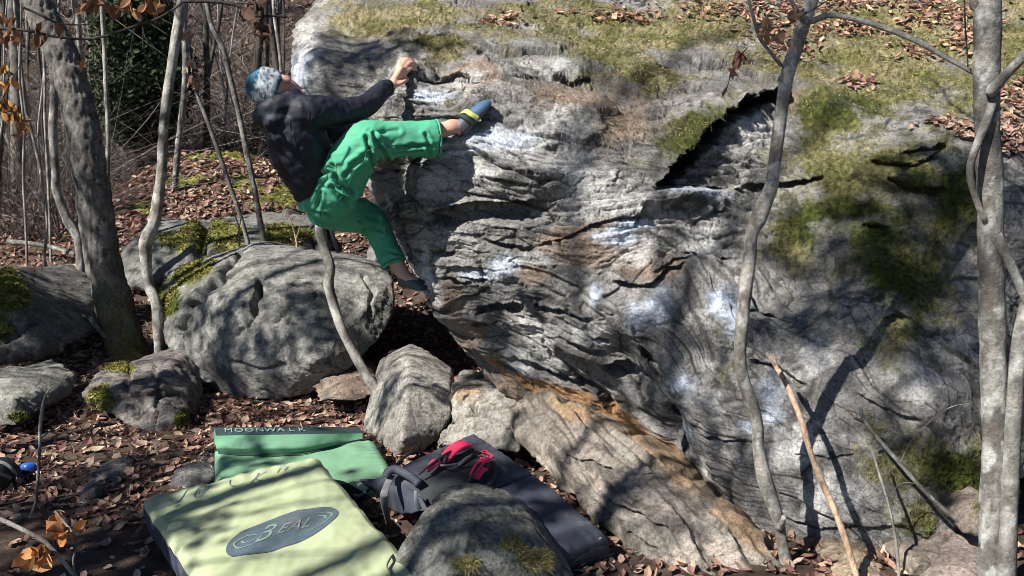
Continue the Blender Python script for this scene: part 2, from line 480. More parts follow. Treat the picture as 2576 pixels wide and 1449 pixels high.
LEDGES = [
    ([(1640,476),(1690,410),(1717,385),(1760,330),(1784,316),(1830,280),(1850,268),(1900,245),(1951,234),(1985,240)], 0.7, 46, 60, 0.22, 0.12),
    ([(1085,545),(1112,526),(1192,506),(1280,508),(1375,503)], 0.13, 62, 20, 0.25, 0.16),
    ([(1225,602),(1270,612),(1320,621),(1348,619)], 0.055, 14, 10, 0.3, 0.2),
    ([(1345,621),(1425,596),(1492,566),(1585,546),(1665,526)], 0.035, 10, 12, 0.5, 0.15),
    ([(1545,703),(1592,716),(1635,716),(1659,696),(1675,670),(1720,666)], 0.06, 15, 12, 0.3, 0.1),
    ([(1345,762),(1392,773),(1430,776)], 0.06, 13, 12, 0.3, 0.12),
    ([(1436,789),(1470,796),(1496,795)], 0.06, 12, 12, 0.3, 0.12),
    ([(1195,778),(1225,766),(1259,763),(1320,764)], 0.09, 30, 14, 0.25, 0.15),
    ([(1180,818),(1215,810),(1250,812)], 0.06, 22, 14, 0.25, 0.2),
    ([(1130,682),(1165,703),(1194,706)], 0.045, 9, 8, 0.3, 0.2),
    ([(1176,692),(1200,697),(1228,700)], 0.035, 8, 8, 0.3, 0.2),
    ([(1095,628),(1130,630),(1150,628)], 0.05, 14, 8, 0.3, 0.2),
    ([(1488,851),(1515,849),(1536,857)], 0.05, 11, 10, 0.3, 0.2),
    ([(1430,850),(1485,876),(1520,890)], 0.04, 12, 10, 0.3, 0.2),
    ([(1505,918),(1560,915),(1605,926),(1650,948)], 0.13, 48, 20, 0.25, 0.2),
    ([(1260,905),(1330,915),(1400,945),(1490,985)], 0.05, 14, 14, 0.4, 0.2),
    ([(1700,472),(1767,463),(1850,477),(1885,492)], 0.05, 9, 10, 0.3, 0.15),
    ([(1860,470),(1957,468),(2020,460),(2080,442)], 0.09, 15, 14, 0.3, 0.15),
    ([(2190,397),(2237,410),(2300,417),(2345,392),(2385,365)], 0.09, 18, 14, 0.3, 0.12),
    ([(2262,382),(2320,372),(2380,358)], 0.12, 24, 14, 0.3, 0.15),
    ([(2235,442),(2297,467),(2380,470)], 0.10, 22, 14, 0.3, 0.15),
    ([(1747,550),(1790,532),(1830,526)], 0.035, 9, 10, 0.3, 0.2),
    ([(1715,640),(1784,635),(1840,641)], 0.05, 9, 10, 0.3, 0.15),
    ([(1640,690),(1690,652),(1740,648)], 0.03, 8, 10, 0.3, 0.2),
    ([(2170,564),(2205,562),(2240,574)], 0.08, 14, 10, 0.3, 0.2),
    ([(1040,188),(1100,184),(1158,180),(1214,212)], 0.05, 10, 12, 0.4, 0.15),
    ([(1030,300),(1100,290),(1180,300)], 0.03, 20, 14, 0.3, 0.2),
    ([(1390,190),(1440,198),(1490,190)], 0.06, 12, 20, 0.6, 0.2),
    ([(1620,860),(1650,905),(1700,960),(1720,1010)], 0.06, 22, 14, 0.4, 0.2),
    ([(1680,1010),(1720,1060),(1735,1130),(1790,1190)], 0.10, 30, 18, 0.4, 0.2),
    ([(1880,905),(1960,925),(2040,980)], 0.05, 26, 14, 0.3, 0.2),
    ([(1860,780),(1940,775),(1990,800)], 0.05, 20, 14, 0.3, 0.2),
    ([(2220,800),(2260,785),(2300,800)], 0.05, 24, 14, 0.3, 0.2),
    ([(2150,985),(2250,1040),(2330,1060)], 0.03, 20, 14, 0.3, 0.2),
    ([(1760,1090),(1830,1110),(1880,1105)], 0.04, 10, 10, 0.4, 0.2),
    ([(1990,1140),(2080,1150),(2160,1140)], 0.025, 8, 10, 0.4, 0.2),
    ([(1970,1300),(2060,1330),(2160,1318)], 0.03, 10, 10, 0.4, 0.2),
    ([(1985,1368),(2060,1393),(2144,1414),(2190,1425),(2225,1412),(2270,1394),(2350,1350),(2390,1315),(2455,1232),(2700,1160)], 0.42, 300, 24, 0.10, 0.02),
]
def shape_front(U, V):
    out = np.zeros(U.shape)
    for k, (pts, dep, bel, abv, bul, tap) in enumerate(LEDGES):
        out += ledge(U, V, pts, dep, bel, abv, bul, tap, rag=11.0 if k == 0 else 4.0, seed=k)
    return out
led = shape_front(Ug, Vg) * front

# foliation: layers that run level in the middle and dip along the lower edge, folded by a slow warp
X, Y, Z = grid[..., 0], grid[..., 1], grid[..., 2]
warp1 = fbm(grid * np.array([1, 0.6, 1.0]), 1.1, 3, 51)
warp2 = fbm(grid, 3.4, 3, 55)
ph = Z + 0.5 * smooth(1.35, 0.25, Z) * np.clip(X, -1.2, 0.9) + 0.10 * X + 0.10 * warp1 + 0.014 * warp2
moss_m = blobs(Ug, Vg, [
    (1020,40,230,48),(1330,38,250,38),(1110,118,90,42),(1560,110,220,70),(1760,60,300,70),(1640,195,130,50),(2260,60,330,70),(2250,165,260,90),(2150,250,170,60),
    (1750,335,130,55,-25),(2080,400,170,62,-8),(2100,300,150,50),(2120,520,190,60),(2230,600,190,60,15),(2240,700,110,70),(2260,830,50,70),(2395,1190,105,72,25),(2310,1290,50,60),(2480,200,120,120),(1990,600,90,80),(2420,480,90,100),(2560,120,120,150),(1500,40,200,40)])
mn = fbm(grid, 4.0, 4, 61)
moss_m = np.maximum(np.maximum(moss_m, blobs(Ug, Vg, [(2180,440,270,220),(2300,620,190,190),(2250,120,460,150)]) * 0.92), 0.72 * blobs(Ug, Vg, [(1450,70,560,80),(2330,1180,190,130),(2280,820,130,150)]))
moss = smooth(0.24, 0.88, moss_m + 0.42 * mn + 0.20 * fbm(grid, 16, 3, 63))
moss = moss * (0.15 + 0.85 * smooth(-0.35, 0.15, nb[..., 2] + 0.2 * warp2 + 0.35))
tone0 = fbm(grid, 2.3, 2, 119)
fol = 0.25 + 0.75 * smooth(-0.4, 0.4, fbm(grid, 1.6, 2, 71))
calm = np.maximum(smooth(1880, 2050, Ug + 60 * warp1), smooth(840, 980, Vg + 60 * warp1) * smooth(1550, 1750, Ug))      # broad plain faces to the right and low down
nose = smooth(1020, 940, Ug) * smooth(400, 320, Vg)
fol = fol * (1 - 0.85 * moss) * smooth(60, 330, Vg) * (1 - 0.72 * calm) * (1 - 0.9 * nose)
def streak(freq, along, seed):
    return noise3(ph * freq, X * along, Y * along, seed)
s1 = streak(8, 0.9, 81); s2 = streak(20, 1.6, 83); s3 = streak(48, 3.0, 85); s4 = streak(100, 6.0, 87)
lay = 0.026 * s1 + 0.016 * (1 - 2 * np.abs(s2)) * (0.5 + 0.5 * s1) + 0.011 * (1 - 2 * np.abs(s3)) + 0.006 * s4
# crisp steps: the layering is broken off unevenly
st = ph * 7.0 + 0.8 * fbm(grid, 2.2, 3, 91)
stp = (st - np.floor(st)); step = np.where(stp < 0.86, stp / 0.86, (1 - stp) / 0.14) - 0.5
rough = 0.045 * fbm(grid, 1.7, 2, 95) + 0.012 * fbm(grid, 4.5, 3, 97) + 0.006 * fbm(grid, 18, 3, 99)
al_ = X * 0.94 + Y * 0.34 + 0.05 * warp2
F1, J1 = facets(al_ * 2.6, ph * 7.5, Y * 0, 1, True)
F2, J2 = facets(al_ * 7.5 + 0.4 * s1, ph * 22.0, Y * 0, 2, True)
F3, J3 = facets(al_ * 19.0, ph * 55.0, Y * 0, 3, True)
blocky = 0.040 * F1 + 0.015 * F2 * (0.6 + 0.6 * smooth(-0.3, 0.5, tone0)) + 0.0055 * F3 - 0.010 * smooth(0.07, 0.0, J1) * smooth(-0.2, 0.3, tone0) - 0.006 * smooth(0.10, 0.0, J2)
blocky = blocky * (1 - 0.55 * calm) * (1 - 0.6 * nose)
disp = fol * (1.15 * lay + 0.045 * step * smooth(-0.2, 0.5, warp1 + 0.3)) + rough + blocky * (1 - 0.6 * moss)
disp = disp + moss * (0.006 + 0.010 * fbm(grid, 24, 3, 107) + 0.007 * fbm(grid, 70, 2, 109))
# knobs and scoops
for (u, v, ru, rv, h) in [(1270,690,26,22,0.05),(1430,168,60,26,0.06),(2270,900,45,60,0.10),(2330,1000,80,70,0.05),(1745,505,110,28,0.07),(1560,585,60,20,0.05),(1610,800,50,60,0.06),
                          (1640,655,26,55,0.05),(1290,450,150,25,0.04),(1880,1010,60,50,0.04),(1250,830,50,90,-0.05),(1560,900,40,70,-0.05),(1800,880,60,60,-0.06),(1950,760,80,40,-0.05),(2080,700,140,40,-0.05),(1500,740,22,40,0.04),(1330,480,120,14,0.03),
                          (1080,480,28,90,0.05),(1120,760,30,70,0.04),(1400,330,120,60,0.04),(1180,250,80,35,0.05),(2360,700,80,140,-0.10),(1690,1080,26,60,-0.06),(920,120,80,90,-0.07),(1040,178,40,26,0.05),(800,190,46,120,0.05),(880,235,34,60,-0.04)]:
    disp = disp + h * blob(Ug, Vg, u, v, ru, rv)
disp *= (0.35 + 0.65 * front)
grid2 = grid + nb * disp[..., None] + np.stack([0 * led, led, 0 * led], -1)
# top and bottom: carry the sheet back over the top and under the ground
top = grid2[:1] + (np.array([0.0, 2.6, -0.6]) * np.linspace(1, 0, 13)[:-1, None, None])
full = np.concatenate([top, grid2], 0)
pad = lambda a: np.concatenate([np.repeat(a[:1], 12, 0), a], 0)

# colours of the rock, with some sunlit patches painted in
f3 = lambda *c_: np.array(c_)
def mixc(a, b_, t): return a * (1 - t[..., None]) + b_ * t[..., None]
tone = fbm(grid, 2.3, 4, 121); fine = fbm(grid, 30, 3, 123); band = streak(30, 1.2, 125); band2 = streak(75, 3.5, 127)
rock = mixc(f3(0.175, 0.17, 0.165) * np.ones(grid.shape), f3(0.335, 0.327, 0.315), smooth(-0.5, 0.9, tone))
rock = mixc(rock, f3(0.055, 0.052, 0.05), 0.85 * fol * smooth(0.10, 0.55, band + 0.3 * fine))
rock = mixc(rock, f3(0.36, 0.345, 0.32), 0.6 * fol * smooth(0.25, 0.8, band2 + 0.2 * fine))
speck = fbm(grid, 15, 4, 131, 0.65)
rock = mixc(rock, f3(0.05, 0.047, 0.044), 0.8 * smooth(0.06, 0.0, np.minimum(J1 * 0.6, J2)) * (1 - moss))
rock = mixc(rock, f3(0.07, 0.066, 0.062), 0.8 * smooth(0.30, 0.75, speck + 0.35 * fine) * smooth(0.0, 0.5, fbm(grid, 2.0, 3, 133) + 0.15 + 0.25 * smooth(420, 250, Vg)))
rock = mixc(rock, f3(0.42, 0.415, 0.385), 0.7 * smooth(0.42, 0.8, fbm(grid, 7, 5, 135, 0.6)))
lich = fbm(grid, 11, 4, 139, 0.7)
rock = mixc(rock, f3(0.05, 0.05, 0.046), 0.75 * smooth(0.28, 0.6, lich + 0.25 * fine) * smooth(-0.2, 0.4, tone + 0.4 * calm - 0.1))
warm = blobs(Ug, Vg, [(1180,190,70,35),(1440,620,120,60),(1340,690,60,40),(1650,680,90,40),(1250,1000,90,60),(1150,760,25,90),(1180,850,40,60),(2090,1400,160,40),(1990,260,60,40),(1480,260,180,70),(1550,330,120,60)])
rock = mixc(rock, f3(0.27, 0.195, 0.145), 0.7 * smooth(0.3, 0.8, warm + 0.35 * tone))
rust = blobs(Ug, Vg, [(1235,935,60,14,40),(1320,975,60,18,30),(1420,990,100,18,22),(1560,1060,110,22,35),(1690,1165,90,26,45),(1800,1275,90,28,45),(1890,1370,60,26,50),(2110,1395,70,24)])
rock = mixc(rock, f3(0.36, 0.20, 0.085), 0.85 * smooth(0.35, 0.8, rust + 0.3 * fbm(grid, 9, 3, 137)))
white = blobs(Ug, Vg, [(1480,480,110,50),(1120,460,60,50),(1450,545,60,26),(1340,650,70,26),(1360,840,60,50),(1330,900,80,40),(1560,520,120,30),(1780,600,70,60),(1200,430,90,30),(1420,420,110,50),(1880,330,60,40),(1500,840,60,40),(1760,1000,60,50),(2000,1120,90,60),(2080,1250,110,60),(2300,960,70,60),(2050,900,60,50),(1600,650,60,30),(1080,640,12,40),(1085,690,16,50),(1430,165,70,34),(1180,200,60,22),(1290,370,130,60),(1420,330,90,60),(780,175,40,60),(770,90,30,40),(1340,830,60,40)])  # pale rock, plus bright sunlit patches of the centre face painted in
rock = mixc(rock, f3(0.50, 0.50, 0.49), 0.75 * smooth(0.25, 0.85, white + 0.35 * speck))
chalk = blobs(Ug, Vg, [(1085,235,60,26),(1150,375,70,34,-12),(1235,362,60,34),(1300,362,40,26),(1265,672,40,30),(1225,690,70,16),(1550,585,60,14,-10),(1590,565,70,12,-12),(1740,490,75,14),(1770,500,60,12),
                         (1612,800,36,40),(1640,770,22,26),(1822,752,50,34),(1800,790,30,30),(1502,742,18,34),(1720,965,36,26),(1938,995,34,42),(1945,1040,30,30),(1722,1095,14,44),(1885,1075,30,20),(1076,650,9,26),(1560,600,50,26),(1040,345,80,18),(900,345,50,20),
                         (1120,330,60,20),(1082,700,12,60),(1660,770,30,60),(770,190,34,70),(1840,815,30,40),(2000,560,10,6)])
chalk = smooth(0.10, 1.05, chalk + 0.22 * speck + 0.14 * band)
rock = mixc(rock, f3(0.58, 0.66, 0.79), 0.88 * chalk * (1 - moss) * (0.55 + 0.45 * smooth(-0.4, 0.3, band + 0.4 * fine)))
mc = fbm(grid, 6, 3, 141); mc2 = fbm(grid, 40, 3, 143)
green = blobs(Ug, Vg, [(1750,335,130,60,-25),(2120,280,150,50),(2150,560,220,80),(2240,700,110,90),(2395,1190,120,90),(2420,480,90,100)])
mossc = mixc(mixc(f3(0.135, 0.135, 0.048) * np.ones(grid.shape), f3(0.235, 0.215, 0.105), smooth(-0.2, 0.7, mc)), f3(0.062, 0.075, 0.016), smooth(0.25, 0.8, green + 0.25 * mc))
mossc = mixc(mossc, f3(0.30, 0.255, 0.15), 0.55 * smooth(260, 90, Vg) * smooth(-0.5, 0.5, mc + 0.3 * mc2))
mossc = mossc * (0.85 + 0.6 * mc2)[..., None]
colr = mixc(rock, np.clip(mossc, 0.01, 1), moss)
colr = np.clip(colr * (1 + 0.18 * fine)[..., None], 0.01, 0.9)

m_rock = mat_attr('schist', 0.55, 70, 0.9, 0.2, 0.9, 0.014, 75, grit=0.004)
NR, NC = full.shape[:2]
me = np_mesh('main_boulder', full, grid_faces(NR, NC)[:, ::-1])
set_col(me, pad(colr).reshape(-1, 3))
boulder = link('main_boulder', me, m_rock)
tag(boulder, 'huge grey layered boulder with mossy top and white chalk marks, climbed by the person', 'boulder')
FRONT_N = grid_normals(grid2)

def rock_y(u, v):
    """depth of the boulder face at a picture position"""
    pu, pv = to_px(grid2[:, KL:-KR]); k = np.argmin((pu - u) ** 2 + (pv - v) ** 2); return float(grid2[:, KL:-KR].reshape(-1, 3)[k, 1])
# ================================================================== the smaller boulders and stones
m_stone = mat_attr('stone', 0.55, 55, 0.9, 0.2, 0.9, 0.016, 60, grit=0.006)

def rock(name, label, outline, thick, front=(), voxel=0.02, amp=1.0, tint=(0.27, 0.265, 0.25), moss_at=(), moss_up=0.0, grooves=(), ledges_=(), layer=0.0, layer_dir=(0.1, 0, 1), tan=(), smooth_n=2, cat='boulder', group=None, seed=0, shrink=0.8, back_dz=0.0, lichen=0.5, extra=(), fac=1.0):
    o3 = [P(*q_) for q_ in outline]
    c = sum(o3, Vector()) / len(o3)
    pts = list(o3) + [P(*q_) for q_ in front] + [Vector(e) for e in extra]
    for p in o3:
        pts.append(c + (p - c) * shrink + Vector((0, thick, back_dz)))
    me = fuse(hull_mesh(pts), voxel, smooth_n, 0.5)
    v = verts_of(me); n = normals_of(me)
    size = float(np.linalg.norm(v.max(0) - v.min(0)))
    f0 = 2.2 / max(size, 0.15)
    d = 0.016 * size * fbm(v, f0, 3, 200 + seed) + 0.004 * size * np.clip(fbm(v, f0 * 2.6, 4, 210 + seed, ridged=True), -1.5, 1.0) + 0.007 * min(size, 1) * fbm(v, 26, 4, 215 + seed, 0.6)
    fh, fj = facets(v[:, 0] * f0 * 0.9 + 0.15 * fbm(v, f0 * 2, 2, 201), v[:, 1] * f0 * 0.9, v[:, 2] * f0 * 1.1, seed)
    fh2, fj2 = facets(v[:, 0] * f0 * 5, v[:, 1] * f0 * 5, v[:, 2] * f0 * 6.5, seed + 3)
    d += 0.036 * size * fh * fac - 0.007 * size * smooth(0.05, 0.0, fj) * fac + 0.004 * size * fh2 * fac
    d *= amp
    ld = np.array(layer_dir, float); ld /= np.linalg.norm(ld)
    ph_ = v @ ld + 0.06 * fbm(v, 2.0, 3, 220 + seed)
    if layer:
        l1 = noise3(ph_ * 22, v[:, 0] * 1.5, v[:, 1] * 1.5, 225 + seed); l2 = noise3(ph_ * 60, v[:, 0] * 3, v[:, 1] * 3, 227 + seed)
        d += layer * (0.016 * (1 - 2 * np.abs(l1)) + 0.008 * l2)
    u_, v_ = to_px(v)
    fr = n[:, 1] < 0.35
    for (gp, dep, wid) in grooves:
        gp = np.array(gp, float); best = np.full(len(v), 1e9)
        uu = u_ + 10 * noise3(u_ * 0.03, v_ * 0.03, 0, 5 + seed); vv_ = v_ + 10 * noise3(u_ * 0.03, v_ * 0.03, 0, 9 + seed)
        for i in range(len(gp) - 1):
            a = gp[i]; e = gp[i + 1] - a; t = np.clip(((uu - a[0]) * e[0] + (vv_ - a[1]) * e[1]) / (e @ e), 0, 1)
            best = np.minimum(best, np.hypot(uu - a[0] - e[0] * t, vv_ - a[1] - e[1] * t))
        d -= np.where(fr, dep * (1 - smooth(wid * 0.4, wid, best)), 0)
    dy = np.zeros(len(v))
    for k, (lp, dep, bel) in enumerate(ledges_):
        dy += np.where(fr, ledge(u_[:, None], v_[:, None], lp, dep, bel, 16, 0.3, 0.15, 4.0, 60 + k)[:, 0], 0)
    mo = np.zeros(len(v))
    mnz = fbm(v, 5, 4, 240 + seed)
    if moss_up: mo = np.maximum(mo, smooth(0.45, 0.8, n[:, 2] * moss_up + 0.45 * mnz))
    if moss_at: mo = np.maximum(mo, smooth(0.4, 0.75, blobs(u_, v_, moss_at) + 0.3 * mnz))
    d += mo * (0.004 + 0.010 * fbm(v, 30, 3, 250 + seed))
    v2 = v + n * d[:, None]; v2[:, 1] += dy
    put_verts(me, v2)
    tint = np.array(tint)
    tone = fbm(v, 3.0, 4, 260 + seed); sp = fbm(v, 16, 4, 262 + seed, 0.65); fi = fbm(v, 45, 2, 264)
    cc = mixc(np.ones((len(v), 3)) * tint * 0.7, tint * 1.2, smooth(-0.6, 0.8, tone))
    cc = mixc(cc, tint * 0.3, 0.7 * smooth(0.2, 0.7, sp + 0.3 * tone)); cc = mixc(cc, tint * 0.25, 0.7 * smooth(0.05, 0.0, np.minimum(fj, fj2 * 1.6)))
    cc = mixc(cc, np.array([0.38, 0.38, 0.34]), lichen * smooth(0.35, 0.8, fbm(v, 6, 5, 266 + seed, 0.62)))
    if layer:
        cc = mixc(cc, tint * 0.45, 0.6 * layer * smooth(0.1, 0.7, l2 + 0.3 * sp))
    if tan: cc = mixc(cc, np.array([0.37, 0.25, 0.145]), 0.75 * smooth(0.3, 0.8, blobs(u_, v_, tan) + 0.3 * sp))
    mcol = mixc(np.ones((len(v), 3)) * np.array([0.085, 0.10, 0.02]), np.array([0.22, 0.20, 0.06]), smooth(-0.4, 0.6, mnz + 0.3 * sp)) * (1 + 0.5 * fi)[:, None]
    cc = mixc(cc, mcol, mo)
    set_col(me, np.clip(cc * (1 + 0.15 * fi)[:, None], 0.01, 0.9))
    o = link(name, me, m_stone)
    tag(o, label, cat, group)
    o['moss_mean'] = float(mo.mean())
    return o

TAN = (0.33, 0.28, 0.235)
rock('boulder', 'large grey cracked boulder standing behind the thin bent trunk left of the climber', 
     [(398,760,6.5),(432,690,6.9),(560,642,7.0),(640,614,6.9),(725,628,6.8),(800,655,6.6),(885,662,6.4),(955,682,6.2),(988,705,6.0),(990,790,5.9),(955,850,5.75),(905,900,5.6),(860,945,5.5),(800,985,5.55),(700,1005,5.6),(590,1000,5.7),(520,965,5.8),(470,925,5.9),(418,860,6.2)], 0.9,
     [(545,745,5.85),(640,668,6.2),(790,740,5.75),(800,905,5.35),(560,900,5.65)], 0.0125, 0.65, (0.25, 0.25, 0.235),
     moss_at=[(480,690,90,40,-25),(430,760,50,60)], grooves=[([(605,640),(560,700),(480,770),(455,830),(462,910),(480,960)], 0.14, 12), ([(655,715),(645,760),(640,790)], 0.15, 13), ([(700,810),(740,770),(800,745)], 0.03, 7), ([(915,690),(935,740),(930,800)], 0.03, 8), ([(640,805),(600,840)], 0.03, 6), ([(560,900),(640,930),(720,915)], 0.03, 6)], layer=0.35, layer_dir=(0.5, 0, 0.8), lichen=0.75, fac=0.22, smooth_n=1, seed=1)
rock('boulder', 'mossy boulder with a flat grey top slab below the leaf covered mound', [(305,700,8.0),(318,625,8.3),(350,588,8.6),(410,556,9.0),(480,545,9.0),(600,538,9.2),(700,552,9.2),(790,560,9.2),(815,650,8.6),(700,680,8.0),(420,745,7.9)], 1.2,
     [(450,620,8.2),(600,600,8.4),(740,620,8.3)], 0.03, 1.0, (0.22, 0.22, 0.205), moss_at=[(540,590,110,45),(440,610,60,30),(720,590,90,35)], grooves=[([(520,560),(500,620),(520,680)], 0.1, 18)], lichen=0.4, seed=2)
rock('boulder', 'dark boulder in shade with bright green moss, cut by the edge of the picture', [(-90,690,6.4),(20,672,6.6),(70,700,6.7),(130,742,6.8),(225,758,6.9),(245,815,6.8),(190,862,6.3),(100,890,6.0),(-90,905,5.8)], 0.9,
     [(40,760,6.1),(130,800,6.3)], 0.025, 1.0, (0.17, 0.165, 0.155), moss_at=[(20,740,70,90),(0,830,50,50)], seed=3)
rock('stone', 'pale grey stone lying on the leaves beside the picture edge', [(-60,950,5.3),(25,934,5.5),(68,950,5.4),(106,992,5.2),(92,1040,5.0),(40,1075,4.9),(-60,1080,4.9)], 0.5, [(30,1000,4.95)], 0.016, 1.0, (0.28, 0.28, 0.25), moss_at=[(50,1045,40,16)], lichen=0.6, cat='stone', seed=4)
rock('boulder', 'squat mossy stone under the two leaning trunks', [(212,990,5.3),(245,945,5.5),(300,920,5.7),(370,908,5.7),(432,915,5.6),(468,990,5.3),(462,1080,5.0),(400,1092,4.95),(300,1060,5.0),(238,1030,5.1)], 0.5, [(370,990,5.05),(290,980,5.15)], 0.015, 1.25, (0.22, 0.20, 0.185), moss_at=[(262,1000,34,34),(300,930,60,14),(450,1060,24,30)], grooves=[([(330,925),(322,990),(345,1050)], 0.03, 8), ([(390,920),(400,1000),(390,1080)], 0.025, 7)], lichen=0.4, fac=0.45, seed=5)
rock('boulder', 'pale slab leaning against the boulder foot behind the green mat', [(958,908,5.3),(1018,888,5.25),(1062,908,5.15),(1132,962,4.95),(1134,1050,4.75),(1112,1092,4.65),(1045,1150,4.5),(985,1175,4.55),(945,1150,4.75),(912,1085,5.0),(936,965,5.25)], 0.35, [(1030,915,4.98),(1024,1000,4.66),(1012,1105,4.42)], 0.012, 0.5, (0.36, 0.345, 0.315), lichen=0.35, seed=6, smooth_n=1, fac=0.35, shrink=0.95)
rock('boulder', 'broken pale stone wedged between the leaning slab and the tan slab', [(1142,972,4.85),(1232,985,4.75),(1300,1000,4.6),(1322,1060,4.4),(1305,1135,4.25),(1200,1100,4.35),(1105,1125,4.4),(1125,1050,4.6)], 0.5, [(1200,1040,4.45),(1270,1070,4.32)], 0.014, 1.1, (0.33, 0.31, 0.28), tan=[(1170,990,40,20)], grooves=[([(1140,1050),(1190,1025),(1250,1040)], 0.05, 10)], lichen=0.45, seed=7)
rock('stone', 'brown rounded stone at the foot of the cracked grey boulder', [(785,975,5.5),(810,950,5.6),(860,936,5.65),(925,935,5.6),(945,985,5.35),(915,1010,5.25),(800,1012,5.3)], 0.4, [(860,970,5.3)], 0.014, 0.8, (0.27, 0.205, 0.165), lichen=0.2, cat='stone', seed=8)
rock('boulder', 'rounded grey stone with dry grass in front of the dark navy mat', [(930,1530,2.85),(975,1449,2.92),(1005,1385,2.98),(1050,1312,3.05),(1100,1276,3.1),(1170,1264,3.12),(1262,1288,3.1),(1340,1330,3.05),(1385,1385,3.0),(1450,1460,2.95),(1500,1540,2.9)], 0.28, [(1180,1350,2.86),(1150,1440,2.76),(1280,1420,2.82)], 0.008, 0.55, (0.22, 0.225, 0.205), moss_at=[(1170,1420,40,20),(1340,1410,60,40),(1290,1370,40,30)], lichen=0.5, seed=9)
rock('tan_slab', 'tan weathered slab with rusty streaks lying under the big boulder', [(1286,1052,4.35),(1318,1008,4.4),(1385,1000,4.35),(1500,1062,4.15),(1620,1125,3.95),(1720,1205,3.75),(1830,1305,3.55),(1940,1405,3.38),(2030,1500,3.2),(1750,1500,3.1),(1640,1395,3.33),(1560,1335,3.5),(1480,1275,3.65),(1400,1218,3.85),(1335,1140,4.1)], 0.55,
     [(1420,1120,3.98),(1560,1230,3.65),(1700,1340,3.38)], 0.010, 0.6, (0.34, 0.30, 0.262), fac=0.5, layer=2.0, layer_dir=(0.55, 0.0, 0.83), tan=[(1560,1065,150,26,35),(1700,1190,130,34,45),(1850,1340,110,40,50),(1450,1050,100,22,28)], ledges_=[([(1430,1150),(1520,1180),(1570,1210)], 0.04, 14), ([(1540,1270),(1640,1320),(1700,1350)], 0.05, 12), ([(1620,1200),(1660,1222)], 0.03, 8), ([(1590,1345),(1660,1385)], 0.05, 12)], lichen=0.35, seed=10)
for k, (ol, fr_, tn, lab) in enumerate([
        ([(2262,1410,3.3),(2285,1385,3.35),(2320,1382,3.33),(2352,1402,3.28),(2360,1430,3.2),(2330,1452,3.15),(2280,1450,3.17)], [(2310,1420,3.14)], TAN, 'small tan stone tucked under the boulder edge near the thick trunk'),
        ([(2402,1300,3.35),(2420,1265,3.4),(2450,1238,3.4),(2490,1245,3.36),(2492,1310,3.25),(2460,1345,3.2),(2420,1335,3.22)], [(2450,1295,3.2)], (0.33, 0.27, 0.23), 'pinkish stone wedged under the boulder beside the thick trunk'),
        ([(2310,1400,3.35),(2380,1350,3.4),(2470,1340,3.35),(2500,1420,3.2),(2480,1500,3.0),(2330,1490,3.05)], [(2410,1420,3.12)], (0.30, 0.25, 0.225), 'flat pinkish slab at the foot of the thick trunk'),
        ([(2075,1420,3.3),(2110,1398,3.35),(2170,1412,3.33),(2215,1420,3.3),(2225,1470,3.15),(2100,1475,3.12)], [(2150,1440,3.16)], (0.42, 0.33, 0.24), 'light tan ledge stone under the boulder beside the dead stick'),
        ([(175,1262,3.95),(200,1205,4.1),(250,1180,4.2),(292,1190,4.15),(285,1235,4.0),(240,1275,3.85),(190,1280,3.85)], [(235,1230,3.9)], (0.17, 0.165, 0.165), 'low dark grey stone on the leaves between the twig and the mats'),
        ([(478,950,5.75),(490,925,5.85),(520,922,5.85),(545,945,5.8),(535,965,5.7),(495,968,5.7)], [(512,948,5.68)], (0.40, 0.39, 0.35), 'small whitish stone at the left foot of the cracked grey boulder'),
        ([(918,680,7.0),(925,630,7.1),(950,600,7.15),(975,615,7.1),(985,660,7.0),(965,700,6.9)], [(950,650,6.85)], (0.24, 0.24, 0.235), 'grey stone seen behind the climber lower leg'),
        ([(400,1225,4.1),(430,1180,4.25),(480,1165,4.3),(535,1180,4.25),(540,1220,4.1),(470,1245,4.0)], [(470,1205,4.05)], (0.15, 0.15, 0.155), 'flat dark stone beside the corner of the green mat'),
        ([(0,560,10.5),(30,520,10.8),(75,530,10.8),(95,580,10.5),(60,640,10.0),(-20,640,10.0)], [(40,580,10.2)], (0.22, 0.22, 0.2), 'pale stone among the saplings near the upper left edge'),
        ]):
    rock('stone', lab, ol, 0.3 if k != 8 else 0.5, fr_, 0.012 if k not in (6, 8) else 0.03, 0.9, tn, lichen=0.35, cat='stone', seed=20 + k, moss_at=[(2465,1290,20,20)] if k == 1 else ())

# leaf covered mound in the middle distance
MOUND = [(262,600,9.6),(275,510,10.6),(330,470,11.0),(400,420,11.4),(470,395,11.6),(540,388,11.7),(600,395,11.7),(680,420,11.6),(760,450,11.4),(800,540,10.5),(800,640,9.6),(500,640,9.2),(300,650,9.2)]
mound = rock('mound', 'leaf covered mossy mound rising behind the boulders on the left', MOUND, 3.0, [(500,520,10.2),(400,540,10.0),(650,530,10.2)], 0.05, 0.7, (0.16, 0.115, 0.085), moss_at=[(560,402,140,20),(480,470,110,22),(340,530,80,20),(610,470,60,30),(700,500,90,40)], cat='mound', fac=0.3, lichen=0.0, seed=40)
